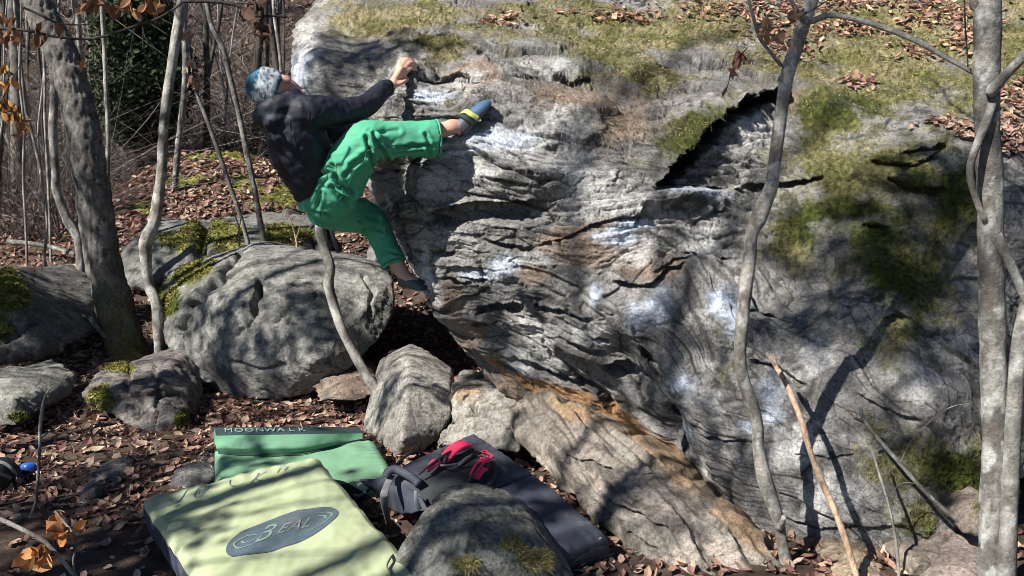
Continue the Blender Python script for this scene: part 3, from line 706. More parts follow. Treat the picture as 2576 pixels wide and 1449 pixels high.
# ================================================================== trees
m_bark = mat_attr('bark', 0.5, 60, 0.9, 0.15, 0.9, 0.010, 90)
def bark_col(V, style, seed):
    n1 = fbm(V, 9, 4, 300 + seed); n2 = fbm(V * np.array([1, 1, 0.35]), 45, 3, 303 + seed)
    if style == 'rough': a, b_ = np.array([0.10, 0.094, 0.086]), np.array([0.21, 0.20, 0.185])
    elif style == 'pale': a, b_ = np.array([0.15, 0.14, 0.125]), np.array([0.40, 0.385, 0.35])
    elif style == 'dark': a, b_ = np.array([0.04, 0.036, 0.033]), np.array([0.09, 0.08, 0.072])
    elif style == 'grey': a, b_ = np.array([0.11, 0.105, 0.098]), np.array([0.27, 0.265, 0.245])
    else: a, b_ = np.array([0.36, 0.25, 0.17]), np.array([0.52, 0.38, 0.27])
    c = mixc(np.ones((len(V), 3)) * a, b_, smooth(-0.6, 0.7, n1 + 0.3 * n2))
    n3 = fbm(V * np.array([1, 1, 0.6]), 16, 4, 306 + seed, 0.6)
    c = mixc(c, a * 0.35, (0.85 if style == 'rough' else 0.6) * smooth(0.1 if style == 'rough' else 0.25, 0.7, n2 + 0.15 * n1))
    if style in ('pale', 'grey'):
        c = mixc(c, np.array([0.46, 0.47, 0.45]), 0.6 * smooth(0.25, 0.6, n3)); c = mixc(c, np.array([0.10, 0.085, 0.07]), 0.65 * smooth(0.3, 0.65, -n3 + 0.2 * n2))
    return c

def limb_mesh(path, rad, sides, style, seed, knob=0.06, furrow=0.0, moss_z=None, step=0.03, thin_noise=True):
    """a bark-covered limb along a path; rad in metres per control point"""
    path = np.asarray(path, float); rad = np.asarray(rad, float)
    ln = np.linalg.norm(np.diff(path, axis=0), axis=1).sum()
    n = int(np.clip(ln / step, 6, 400))
    pr = catmull(np.concatenate([path, rad[:, None]], 1), n)
    pr[:, 3] = np.maximum(pr[:, 3], 0.0015)
    V, F = tube_np(pr[:, :3], pr[:, 3], sides)
    ctr = np.concatenate([np.repeat(pr[:, :3], sides, 0), pr[:1, :3], pr[-1:, :3]]); rv = np.concatenate([np.repeat(pr[:, 3], sides), pr[:1, 3], pr[-1:, 3]])
    out = V - ctr
    k = 1 + knob * 1.6 * fbm(V, 7, 3, 310 + seed) + knob * noise3(V[:, 0] * 3, V[:, 1] * 3, V[:, 2] * 14, 313 + seed)
    if furrow:
        k += furrow * (1 - 2 * np.abs(fbm(V * np.array([1, 1, 0.22]), 28, 2, 316 + seed)))
    V = ctr + out * k[:, None]
    C = bark_col(V, style, seed)
    if moss_z is not None:
        mz = smooth(moss_z[1], moss_z[0], V[:, 2]) * smooth(-0.4, 0.5, fbm(V, 6, 3, 319 + seed) + 0.2)
        C = mixc(C, np.array([0.13, 0.115, 0.03]) * np.ones_like(C) * (1 + 0.4 * fbm(V, 50, 2, 5))[:, None], mz)
    return V, F, C

def px_limb(pts, width, **kw):
    """pts (u, v, Y) and widths in picture units"""
    path = [P(*q_) for q_ in pts]
    w = np.interp(np.linspace(0, 1, len(pts)), np.linspace(0, 1, len(width)), width)
    return path, [0.5 * wi * q_[2] / FPX for wi, q_ in zip(w, pts)]

def grow(bag, start, direc, length, r, depth, rng, style, spread=0.6, up=0.15, leaves=None, kids=(2, 4)):
    """a bare limb that wanders and forks"""
    n = 7
    pts = [Vector(start)]; d = Vector(direc).normalized()
    for i in range(n):
        d = (d + Vector((rng.uniform(-1, 1), rng.uniform(-1, 1), rng.uniform(-0.7, 0.9) + up)) * 0.22).normalized()
        pts.append(pts[-1] + d * length / n)
    rad = np.linspace(r, max(r * 0.35, 0.0018), n + 1)
    sides = 6 if r > 0.012 else 4
    pa = catmull(np.array([tuple(p) for p in pts]), 12); ra = np.interp(np.linspace(0, 1, 12), np.linspace(0, 1, n + 1), rad)
    V, F = tube_np(pa, ra, sides)
    bag.add(V, F, bark_col(V, style, 3))
    if leaves is not None and depth <= 1:
        leaves.append((pts[-1], d))
    if depth > 0:
        for k in range(rng.randint(*kids)):
            i = rng.randint(2, n)
            a = rng.uniform(0, 2 * math.pi); sp = rng.uniform(0.5, 1.0) * spread
            q1 = d.orthogonal().normalized(); q2 = d.cross(q1)
            nd = (d + (q1 * math.cos(a) + q2 * math.sin(a)) * sp * 1.4).normalized()
            grow(bag, pts[i], nd, length * rng.uniform(0.45, 0.7), rad[i] * 0.62, depth - 1, rng, style, spread, up, leaves, kids)

def tree(name, label, pts, width, style='grey', branches=(), sides=12, group=None, furrow=0.0, knob=0.06, moss_z=None, up_len=3.0, lean=(0, 0), crown=5, seed=0, cat='tree', crown_depth=2, step=0.03):
    """pts run from the foot upwards in picture units; the trunk goes on above the picture and carries a bare crown"""
    rng = random.Random(900 + seed)
    root = empty(name, P(*pts[0])); tag(root, label, cat, group)
    path, rad = px_limb(pts, width)
    foot = path[0].copy()
    path = [foot + Vector((0, 0, -0.12))] + path; rad = [rad[0] * 1.25] + rad
    if up_len:
        d = (path[-1] - path[-2]).normalized(); d = (d * 0.6 + Vector((lean[0], lean[1], 0.5))).normalized()
        for k in range(4):
            d = (d + Vector((rng.uniform(-0.1, 0.1), rng.uniform(-0.1, 0.1), 0.08))).normalized()
            path.append(path[-1] + d * up_len / 4); rad.append(rad[-1] * 0.82)
    V, F, C = limb_mesh(path, rad, sides, style, seed, knob, furrow, moss_z, step)
    b = Bag(); b.add(V - np.array(foot), F, C); b.build('trunk', m_bark, root)
    for (bp, bw) in branches:
        p2, r2 = px_limb(bp, bw)
        V, F, C = limb_mesh(p2, r2, 8, style, seed + 7, knob * 0.7)
        b = Bag(); b.add(V - np.array(foot), F, C); b.build('branch', m_bark, root)
    if up_len and crown:
        b = Bag()
        for k in range(crown):
            i = rng.randint(max(1, len(path) - 4), len(path) - 1)
            a = rng.uniform(0, 2 * math.pi)
            grow(b, path[i] - foot, Vector((math.cos(a), math.sin(a), 0.9)), up_len * rng.uniform(0.4, 0.7), rad[i] * 0.55, crown_depth, rng, style)
        b.build('crown', m_bark, root)
    return root

tree('oak_tree', 'thick leaning oak with rough furrowed bark on the left', [(330,925,6.55),(322,885,6.6),(293,783,6.65),(258,650,6.7),(235,483,6.75),(225,433,6.75),(205,300,6.8),(167,167,6.85),(105,33,6.9),(75,-60,6.95)], [100,92,86,80,78,76,74,72,68,64], 'rough', sides=64, furrow=0.10, knob=0.05, moss_z=(0.0, 1.0), up_len=4.0, lean=(-0.2, 0), seed=1, step=0.014, crown=6)
tree('pale_tree', 'slim pale kinked trunk beside the thick oak', [(402,912,6.3),(400,860,6.3),(398,810,6.3),(394,766,6.3),(373,716,6.35),(367,650,6.35),(368,605,6.35),(388,560,6.35),(400,483,6.4),(406,433,6.4),(414,300,6.4),(432,167,6.45),(457,10,6.5),(468,-60,6.5)], [26,26,30,26,26,27,33,30,27,25,24,24,26,24], 'pale', sides=18, up_len=3.5, seed=2, knob=0.07)
tree('sapling', 'smooth grey curved trunk just left of the thick oak', [(204,745,7.4),(203,683,7.4),(197,605,7.45),(168,550,7.5),(143,483,7.5),(140,440,7.5),(133,333,7.5),(136,197,7.55),(120,80,7.6),(95,-60,7.6)], [20,22,22,22,22,20,20,19,17,15], 'pale', sides=14, up_len=3, seed=3)
tree('sapling', 'thin spotted birch-like stem directly right of the thick oak', [(271,560,8.3),(270,466,8.3),(272,333,8.3),(267,233,8.3),(263,133,8.3),(257,33,8.3),(255,-60,8.3)], [11,11,11,11,10,10,9], 'pale', sides=10, up_len=2.5, seed=4)
tree('sapling', 'pale stem rising behind the top of the thick oak', [(215,480,9.0),(210,330,9.0),(200,150,9.0),(196,67,9.0),(187,0,9.0),(180,-60,9.0)], [16,16,16,16,16,14], 'pale', sides=10, up_len=2.5, seed=5)
tree('sapling', 'thin wavy stem, third from the left picture edge', [(112,640,8.6),(118,560,8.6),(107,467,8.6),(100,417,8.6),(80,333,8.6),(63,267,8.6),(55,183,8.6),(43,83,8.6),(30,-60,8.6)], [8,8,8,8,8,8,8,7,6], 'grey', sides=8, up_len=2, seed=6)
tree('sapling', 'thin straight stem just left of the smooth curved trunk', [(128,640,8.8),(124,520,8.8),(120,433,8.8),(113,300,8.8),(113,200,8.8),(107,83,8.8),(100,-60,8.8)], [7,7,7,7,7,6,6], 'pale', sides=8, up_len=2, seed=7)
tree('background_tree', 'stout grey trunk close to the left picture edge', [(48,640,11.0),(46,430,11.0),(44,330,11.0),(42,220,11.0),(38,100,11.0),(30,-60,11.0)], [38,34,32,30,28,26], 'rough', sides=16, up_len=4, seed=8)
tree('sapling', 'mottled slim trunk rising just right of the pale kinked trunk', [(440,470,10.5),(447,383,10.5),(460,267,10.5),(467,167,10.5),(463,67,10.5),(468,-60,10.5)], [16,16,15,15,14,13], 'grey', sides=10, up_len=3, seed=9)
tree('sapling', 'bare leaning pole with a tuft of dry leaves near its top', [(630,640,8.0),(607,550,8.0),(582,478,8.0),(550,383,8.0),(520,300,8.0),(493,227,8.0),(482,150,8.0),(474,70,8.0)], [12,11,11,11,10,9,6,4], 'grey', sides=10, up_len=0, seed=10)
tree('sapling', 'tall crooked sapling leaning left behind the climber hat', [(668,625,8.4),(653,550,8.4),(640,475,8.4),(617,367,8.4),(600,283,8.4),(580,200,8.4),(563,127,8.4),(533,67,8.4),(520,0,8.4),(516,-60,8.4)], [15,14,14,14,13,13,12,12,12,11], 'grey', sides=10, up_len=3, seed=11)
tree('background_tree', 'straight dark trunk behind the leaf covered mound', [(522,400,13.0),(520,300,13.0),(521,180,13.0),(518,77,13.0),(520,-60,13.0)], [17,16,15,14,13], 'dark', sides=10, up_len=4, seed=12)
tree('background_tree', 'slim dark trunk above the climber hat', [(672,420,13.0),(674,300,13.0),(673,167,13.0),(670,0,13.0),(668,-60,13.0)], [11,11,10,10,9], 'dark', sides=8, up_len=4, seed=13)
tree('sapling', 'thin pale stem leaning right beside the pale boulder nose', [(735,420,12.0),(715,300,12.0),(705,150,12.0),(690,40,12.0),(684,-60,12.0)], [8,8,8,8,7], 'pale', sides=8, up_len=3, seed=14)
ivy_tree = tree('ivy_tree', 'dark tree wrapped in green ivy beyond the mound', [(350,430,12.5),(350,320,12.5),(352,230,12.5),(350,120,12.5),(345,-60,12.5)], [26,24,22,20,18], 'dark', sides=12, up_len=4, seed=15)
tree('background_tree', 'broad pale trunk below the ivy at the mound edge', [(318,440,13.0),(314,380,13.0),(310,300,13.0),(306,200,13.0),(300,60,13.0),(296,-60,13.0)], [24,22,22,20,18,16], 'pale', sides=12, up_len=4, seed=16)
tree('bent_tree', 'thin bent trunk in front of the cracked grey boulder, passing behind the climber', [(952,990,5.15),(925,950,5.2),(888,883,5.25),(858,825,5.25),(843,780,5.3),(827,717,5.3),(830,670,5.3),(813,617,5.35),(804,560,5.35),(790,480,5.4),(772,400,5.4),(760,330,5.4)], [30,27,26,26,25,25,27,26,25,22,16,8], 'pale', sides=16, up_len=0, seed=17, knob=0.08)
tree('sapling', 'thin stem close behind the bent trunk under the climber', [(868,700,7.2),(853,643,7.2),(830,570,7.2),(815,500,7.2),(800,420,7.2)], [11,10,10,8,5], 'grey', sides=8, up_len=0, seed=18)
slim = tree('slim_tree', 'slim crooked trunk crossing the big boulder right of centre', [(1992,1475,3.26),(1985,1446,3.28),(1967,1366,3.3),(1960,1316,3.3),(1944,1266,3.3),(1922,1200,3.3),(1909,1133,3.3),(1904,1066,3.3),(1890,1015,3.3),(1869,950,3.3),(1862,883,3.3),(1867,816,3.3),(1873,750,3.3),(1886,650,3.3),(1891,590,3.3),(1905,555,3.3),(1922,515,3.3),(1940,467,3.3),(1950,400,3.3),(1963,300,3.3),(1978,200,3.3),(1999,130,3.3),(2025,50,3.3),(2042,0,3.3),(2060,-60,3.3)],
     [40,38,29,30,36,38,31,31,34,32,31,33,33,34,31,39,38,34,31,31,32,34,32,34,34], 'pale', sides=20, knob=0.05, up_len=3.2, lean=(0.1, -0.1), seed=19, step=0.012,
     branches=[([(2026,52,3.28),(2044,53,3.27),(2090,38,3.25),(2184,57,3.22),(2284,93,3.18),(2367,137,3.15),(2447,182,3.12),(2500,215,3.1)], [18,15,13,14,14,13,12,11]),
               ([(2030,52,3.28),(2007,30,3.26),(1990,0,3.25),(1975,-60,3.22)], [16,12,11,10]),
               ([(1966,166,3.29),(1934,127,3.27),(1910,93,3.25),(1897,50,3.22),(1884,0,3.2),(1878,-50,3.2)], [10,9,9,8,7,6]),
               ([(1960,1330,3.28),(1968,1315,3.24),(1972,1300,3.22)], [16,15,13])])
tree('forked_tree', 'thick grey trunk with a second stem at the right picture edge', [(2500,1560,2.92),(2490,1449,2.95),(2492,1300,3.0),(2500,1150,3.02),(2500,1000,3.05),(2497,850,3.05),(2492,650,3.05),(2492,483,3.05),(2484,330,3.05),(2482,233,3.05),(2484,100,3.05),(2484,0,3.05),(2484,-60,3.05)], [58,56,58,58,62,64,62,62,60,62,60,60,58], 'grey', sides=28, knob=0.05, up_len=3.5, lean=(0.1, -0.2), seed=20, step=0.015,
     branches=[([(2520,1500,2.9),(2530,1446,2.92),(2537,1300,2.95),(2542,1200,2.97),(2553,1000,3.0),(2566,850,3.02),(2590,740,3.05),(2640,560,3.1),(2700,300,3.1)], [50,50,46,44,42,38,36,34,30]),
               ([(2505,590,3.0),(2530,640,2.98),(2552,685,2.97),(2585,760,2.95),(2640,860,2.95)], [30,27,24,24,22]),
               ([(2490,235,3.0),(2510,210,2.97),(2540,178,2.95),(2590,125,2.92),(2680,30,2.9)], [30,28,24,26,24]),
               ([(2505,235,3.02),(2480,310,3.0),(2448,390,2.99),(2440,440,3.0),(2455,500,3.02),(2480,560,3.03)], [22,22,20,18,17,16])])

# sticks and twigs that stand or lean by themselves
def stick(name, label, pts, width, style='grey', sides=8, branches=(), seed=0, cat='stick', sink=0.0):
    root = empty(name, P(*pts[0])); tag(root, label, cat)
    path, rad = px_limb(pts, width)
    V, F, C = limb_mesh(path, rad, sides, style, 40 + seed, 0.08, step=0.015)
    b = Bag(); b.add(V - np.array(P(*pts[0])), F, C); b.build('stem', m_bark, root)
    for bp, bw in branches:
        p2, r2 = px_limb(bp, bw); V, F, C = limb_mesh(p2, r2, 6, style, 50 + seed, 0.08, step=0.015)
        b = Bag(); b.add(V - np.array(P(*pts[0])), F, C); b.build('twig', m_bark, root)
    return root
stick('dead_stick', 'dead pinkish stick with a broken pale tip leaning against the boulder', [(2162,1480,3.1),(2154,1446,3.12),(2127,1359,3.16),(2100,1286,3.2),(2067,1209,3.25),(2037,1133,3.3),(2017,1059,3.36),(1980,970,3.46),(1950,918,3.54),(1938,898,3.58)], [19,18,17,17,17,16,16,15,14,9], 'dead', 12, seed=1, branches=[([(1952,922,3.53),(1938,905,3.54),(1928,886,3.55)], [9,6,2]), ([(1958,928,3.52),(1950,905,3.53),(1946,893,3.54)], [8,5,2])])
stick('white_twig', 'thin whitish twig standing at the foot of the boulder', [(2262,1460,3.15),(2254,1366,3.2),(2237,1276,3.25),(2210,1186,3.3),(2190,1120,3.36)], [9,8,8,7,4], 'pale', 6, seed=2)
stick('fallen_branch', 'fallen forked branch resting on the lower right of the boulder', [(2412,1312,3.26),(2357,1266,3.28),(2310,1219,3.3),(2264,1166,3.33),(2217,1113,3.36),(2174,1056,3.4),(2164,1023,3.42)], [12,12,12,12,11,10,9], 'grey', 8, seed=3, branches=[([(2176,1062,3.4),(2160,1056,3.39),(2148,1050,3.38)], [9,8,6]), ([(2310,1219,3.3),(2270,1215,3.29),(2240,1245,3.28),(2230,1270,3.27)], [4,3,3,2]), ([(2264,1166,3.33),(2300,1100,3.3),(2380,1030,3.26),(2440,1015,3.22)], [3,3,2,2])])
stick('upright_twig', 'crooked grey twig stuck upright in the leaves at lower left', [(75,1302,3.62),(90,1266,3.62),(92,1233,3.6),(97,1183,3.6),(100,1116,3.6),(103,1050,3.6),(113,1000,3.6),(130,973,3.6)], [9,9,8,8,8,8,7,4], 'grey', 8, seed=4, branches=[([(102,1105,3.6),(125,1085,3.62),(150,1070,3.64),(168,1058,3.66)], [4,4,4,2])])
stick('forked_twig', 'pale forked twig on top of the cracked grey boulder', [(748,640,6.75),(746,610,6.75),(741,585,6.75),(733,560,6.75),(727,548,6.75)], [7,6,5,4,3], 'dead', 6, seed=5, branches=[([(746,600,6.75),(752,580,6.73),(757,563,6.72)], [5,4,3]), ([(746,612,6.75),(736,605,6.73),(730,600,6.72)], [3,3,2]), ([(746,610,6.75),(756,607,6.76),(764,605,6.77)], [3,3,2])])
stick('bare_twig', 'thin dry twig standing left of the forked twig behind the cracked boulder', [(602,620,7.6),(600,570,7.6),(590,540,7.6),(584,525,7.6)], [5,4,4,2], 'dead', 6, seed=6, branches=[([(600,580,7.6),(608,540,7.6),(614,490,7.6)], [3,3,2])])
stick('fallen_log', 'thin fallen pole lying level among the saplings on the left', [(20,608,9.0),(70,612,8.9),(130,622,8.8),(190,640,8.7)], [12,12,11,10], 'grey', 8, seed=7)
stick('root', 'bare root lying beside the foot of the thick oak', [(190,790,6.7),(225,800,6.6),(250,830,6.55),(268,850,6.5)], [10,12,14,12], 'rough', 8, seed=8)
# ================================================================== the wood behind
rng_b = random.Random(77)
ORD = 'first second third fourth fifth sixth seventh eighth ninth tenth eleventh twelfth thirteenth fourteenth fifteenth sixteenth seventeenth eighteenth nineteenth twentieth'.split()
TENS = {2: ('twenty-', 'twentieth'), 3: ('thirty-', 'thirtieth'), 4: ('forty-', 'fortieth'), 5: ('fifty-', 'fiftieth')}
def ordinal(k):
    if k < 20: return ORD[k]
    t, o_ = divmod(k + 1, 10)
    return TENS[t][0] + ORD[o_ - 1] if o_ else TENS[t][1]
def far_tree(k, u, Y, w, style, seed):
    x = (u - 1288) / FPX * Y; z0 = gz(x, Y)
    rg = random.Random(seed); path = [Vector((0, 0, -0.2))]; d = Vector((rg.uniform(-0.2, 0.2), 0, 1)).normalized()
    lean = 'leaning left' if d.x < -0.07 else 'leaning right' if d.x > 0.07 else 'upright'
    root = empty('background_tree', (x, Y, z0))
    tag(root, '%s %s %s trunk deep in the wood, %s far trunk from the left' % ('thin' if w < 8 else 'stout', {'grey': 'grey', 'pale': 'pale', 'dark': 'dark', 'rough': 'brown'}[style], lean, ordinal(k)), 'tree', 'bare trunks of the background wood')
    h = rg.uniform(5, 8)
    for i in range(7):
        d = (d + Vector((rg.uniform(-0.12, 0.12), rg.uniform(-0.08, 0.08), 0.06))).normalized(); path.append(path[-1] + d * h / 7)
    r0 = 0.5 * w * Y / FPX
    V, F, C = limb_mesh([tuple(p) for p in path], np.linspace(r0 * 1.15, r0 * 0.5, 8), 8, style, seed, 0.06, step=0.16)
    b = Bag(); b.add(V, F, C); b.build('trunk', m_bark, root)
    b = Bag()
    for i_ in range(rg.randint(2, 4)):
        i = rg.randint(2, 6); a = rg.uniform(0, 6.28)
        grow(b, path[i], Vector((math.cos(a), math.sin(a), 0.9)), rg.uniform(0.8, 2.0), r0 * 0.4, 1, rg, style, kids=(1, 2))
    b.build('crown', m_bark, root)
spots = sorted(((rng_b.uniform(-60, 770), rng_b.uniform(12.5, 30)) for k in range(59)))
for k, (u, Yk) in enumerate(spots):
    far_tree(k, u, Yk, (rng_b.uniform(12, 24) if k % 4 == 1 else rng_b.uniform(5, 11)), rng_b.choice(['grey', 'pale', 'dark', 'dark', 'rough', 'dark', 'grey']), 700 + k)

rng_c = random.Random(123)
for k, u in enumerate(sorted(rng_c.uniform(-30, 255) for q_ in range(8))):
    Yk = rng_c.uniform(7.6, 11); du = rng_c.uniform(-45, 45); w = rng_c.uniform(4, 8)
    x = (u - 1288) / FPX * Yk; v0 = float(to_px(np.array([x, Yk, gz(x, Yk)]))[1])
    pts = [(u + du * t + rng_c.uniform(-6, 6), v0 + (-60 - v0) * t, Yk) for t in np.linspace(0, 1, 7)]
    tree('sapling', '%s thin stem of the left thicket, %s of them from the left edge' % (rng_c.choice(['crooked', 'slender', 'wavy']), ordinal(k)), pts, [w] * 5 + [w * 0.8] * 2, rng_c.choice(['grey', 'pale', 'dark']), sides=7, up_len=1.5, crown=3, crown_depth=1, group='thin stems of the left thicket', seed=60 + k, step=0.08)

# tangle of thin stems and brambles between the trunks
gtab_y = np.linspace(9, 30, 120); gtab = np.stack([ground_h(np.full(120, xx), gtab_y) for xx in np.linspace(-16, 4, 80)])
bt = Bag(); rg = np.random.RandomState(5)
for k in range(5200):
    Yk = 9.3 + 17 * rg.rand() ** 1.4; u = rg.uniform(-80, 790) if k % 9 else rg.uniform(790, 1000)
    if u > 250 and Yk < 12: Yk += 3.2
    x = (u - 1288) / FPX * Yk; z0 = float(np.interp(Yk, gtab_y, gtab[int(np.clip((x + 16) * 4, 0, 79))]))
    ln = rg.uniform(0.5, 2.6); d = np.array([rg.normal(0, 0.75), rg.normal(0, 0.5), 1.0]); d /= np.linalg.norm(d)
    bend = np.array([rg.normal(0, 0.55), rg.normal(0, 0.3), -abs(rg.normal(0, 0.35))]) * ln
    p = [np.array([x, Yk, z0 - 0.05]) + d * ln * t + bend * t * t for t in np.linspace(0, 1, 6)]
    r0 = rg.uniform(0.003, 0.010) * Yk / 13
    tone_ = rg.choice([0, 1, 2], p=[0.42, 0.38, 0.20])
    bt.tube(np.array(p), np.linspace(r0, r0 * 0.3, 6), 3, col=[(0.10, 0.083, 0.075), (0.045, 0.037, 0.033), (0.28, 0.258, 0.245)][tone_])
under = bt.build('undergrowth', m_bark); tag(under, kind='stuff')
# ================================================================== crash mats
m_print = mat_flat('print_navy', (0.062, 0.09, 0.115), 0.75, 0.2, 0.12, 40, 0.1, dirt=0.35)
m_letter = mat_flat('print_letter', (0.16, 0.22, 0.19), 0.75, 0.2, 0.10, 40, 0.1)
m_white = mat_flat('print_white', (0.23, 0.30, 0.28), 0.7, 0.2, 0.05, 40, 0.0)
m_mark = mat_flat('print_mark', (0.13, 0.19, 0.20), 0.75, 0.2, 0.1, 40, 0.0)
m_lime = mat_flat('lime_canvas', (0.325, 0.372, 0.228), 0.72, 0.25, 0.07, 7, 0.25, 0.004, 420, dirt=0.35)
m_navyside = mat_flat('navy_canvas', (0.035, 0.042, 0.075), 0.75, 0.25, 0.15, 12, 0.3, 0.004, 420, dirt=0.4)
m_green = mat_flat('green_canvas', (0.10, 0.235, 0.145), 0.7, 0.25, 0.07, 8, 0.25, 0.004, 420, dirt=0.25)
m_greenlt = mat_flat('light_green_canvas', (0.145, 0.29, 0.18), 0.7, 0.25, 0.07, 8, 0.25, 0.004, 420, dirt=0.25)
m_darkgreen = mat_flat('dark_green_canvas', (0.018, 0.045, 0.048), 0.65, 0.3, 0.12, 12, 0.25, 0.004, 420, dirt=0.3)
m_slate = mat_flat('slate_canvas', (0.042, 0.048, 0.070), 0.7, 0.3, 0.14, 9, 0.35, 0.005, 420, dirt=0.35)
m_charcoal = mat_flat('charcoal_webbing', (0.028, 0.031, 0.034), 0.7, 0.3, 0.15, 20, 0.4, 0.004, 500)
m_pink = mat_flat('pink_padding', (0.75, 0.04, 0.115), 0.6, 0.3, 0.10, 20, 0.3, 0.003, 500)
m_web = mat_flat('grey_webbing', (0.17, 0.175, 0.18), 0.7, 0.3, 0.12, 40, 0.4, 0.003, 600)

class Mat3:
    """a padded rectangle: top surface from four corners (far left, far right, near right, near left)"""
    def __init__(s, tl, tr, br, bl, thick, puff=0.012, wr=0.004, seed=0, rc=0.12, sag=0.0, fold=None):
        s.c = [np.array(v) for v in (tl, tr, br, bl)]; s.th = thick; s.puff = puff; s.wr = wr; s.seed = seed; s.rc = rc; s.sag = sag; s.fold = fold
        nrm = np.cross(s.c[3] - s.c[0], s.c[1] - s.c[0]); s.n = nrm / np.linalg.norm(nrm)
        if s.n[2] < 0: s.n = -s.n
    def flat(s, a, b):
        a = np.asarray(a, float)[..., None]; b = np.asarray(b, float)[..., None]
        x = (a + 1) / 2; y = (b + 1) / 2
        return (s.c[0] * (1 - x) + s.c[1] * x) * (1 - y) + (s.c[3] * (1 - x) + s.c[2] * x) * y
    def top(s, a, b, lift=0.0):
        p = s.flat(a, b)
        a = np.asarray(a, float); b = np.asarray(b, float)
        h = s.puff * (1 - np.abs(a) ** 6) * (1 - np.abs(b) ** 6)
        w = s.wr * (fbm(p * np.array([1.0, 1.6, 1.0]), 3.2, 2, 400 + s.seed) + 0.5 * fbm(p * np.array([1.6, 0.7, 1]), 9, 2, 404 + s.seed))
        # gathers along the sides
        w = w + 0.5 * s.wr * (np.abs(a) ** 5) * np.sin(b * 26 + 3 * noise3(b * 3, 0, 0, s.seed)) + 0.35 * s.wr * (np.abs(b) ** 5) * np.sin(a * 30 + 3 * noise3(a * 3, 0, 1, s.seed))
        h = h + w
        if s.fold is not None: h = h - 0.016 * np.exp(-((a - s.fold) / 0.025) ** 2)
        h = h - s.sag * (1 - a * a) * (1 - b * b)
        return p + s.n * (h + lift)[..., None]
    def rounded(s, a, b):
        r = s.rc; aa = np.abs(a) - (1 - r); bb = np.abs(b) - (1 - r)
        k = (aa > 0) & (bb > 0)
        m = np.maximum(aa, bb); h = np.maximum(np.hypot(aa, bb), 1e-9)
        a2 = np.where(k, np.sign(a) * (1 - r + aa * m / h), a); b2 = np.where(k, np.sign(b) * (1 - r + bb * m / h), b)
        return a2, b2
    def st(s, u, v):
        """where a picture position falls on the mat"""
        if not hasattr(s, '_px'):
            g = np.linspace(-1.05, 1.05, 241); A, B = np.meshgrid(g, g); s._px = (A, B, *to_px(s.top(A, B)))
        A, B, pu, pv = s._px; k = np.argmin((pu - u) ** 2 + (pv - v) ** 2)
        return A.ravel()[k], B.ravel()[k]
    def on(s, u, v, lift=0.003):
        a, b = s.st(u, v); return s.top(np.array([a]), np.array([b]), lift)[0]
    def build(s, root, top_name, side_name, m_top, m_side, n=70, roll=0.3):
        g = np.linspace(-1, 1, n); A, B = np.meshgrid(g, g); A2, B2 = s.rounded(A, B)
        T = s.top(A2, B2)
        # soft shoulder
        e = np.maximum(np.abs(A), np.abs(B)); T = T - s.n * (0.012 * smooth(0.93, 1.0, e))[..., None]
        b1 = Bag()
        loop = np.concatenate([np.arange(n), np.arange(1, n) * n + n - 1, (n - 1) * n + np.arange(n - 2, -1, -1), np.arange(n - 2, 0, -1) * n])
        L0 = T.reshape(-1, 3)[loop]; ctr = L0.mean(0)
        out = L0 - ctr; out -= s.n * (out @ s.n)[:, None]; out /= np.linalg.norm(out, axis=1)[:, None]
        rows = [L0]
        for k in range(1, 4): rows.append(L0 + out * 0.006 * math.sin(k / 3 * 1.3) - s.n * s.th * roll * k / 3)
        m = len(loop)
        b1.add(np.concatenate([T.reshape(-1, 3)] + rows[1:]), np.concatenate([grid_faces(n, n)[:, ::-1]] + [np.stack([loop, np.roll(loop, -1), n * n + (np.arange(m) + 1) % m, n * n + np.arange(m)], 1)] + [np.stack([n * n + k * m + np.arange(m), n * n + k * m + (np.arange(m) + 1) % m, n * n + (k + 1) * m + (np.arange(m) + 1) % m, n * n + (k + 1) * m + np.arange(m)], 1) for k in range(2)]))
        b1.build(top_name, m_top, root)
        b2 = Bag(); rr_ = []
        for k in range(8):
            f = k / 7; w = 0.006 + 0.008 * math.sin(math.pi * f)
            q_ = L0 + out * w - s.n * (s.th * roll * 0.97 + (s.th * (1 - roll)) * f)
            q_ = q_ + out * (0.004 * noise3(q_[:, 0] * 9, q_[:, 1] * 9, q_[:, 2] * 20, 420 + s.seed))[:, None]
            rr_.append(q_)
        b2.add(np.concatenate(rr_ + [(L0 - s.n * s.th).mean(0)[None]]), np.concatenate([grid_faces(8, m, wrap=True), np.stack([7 * m + np.arange(m), 7 * m + (np.arange(m) + 1) % m, np.full(m, 8 * m), np.full(m, 8 * m)], 1)]))
        b2.build(side_name, m_side, root)

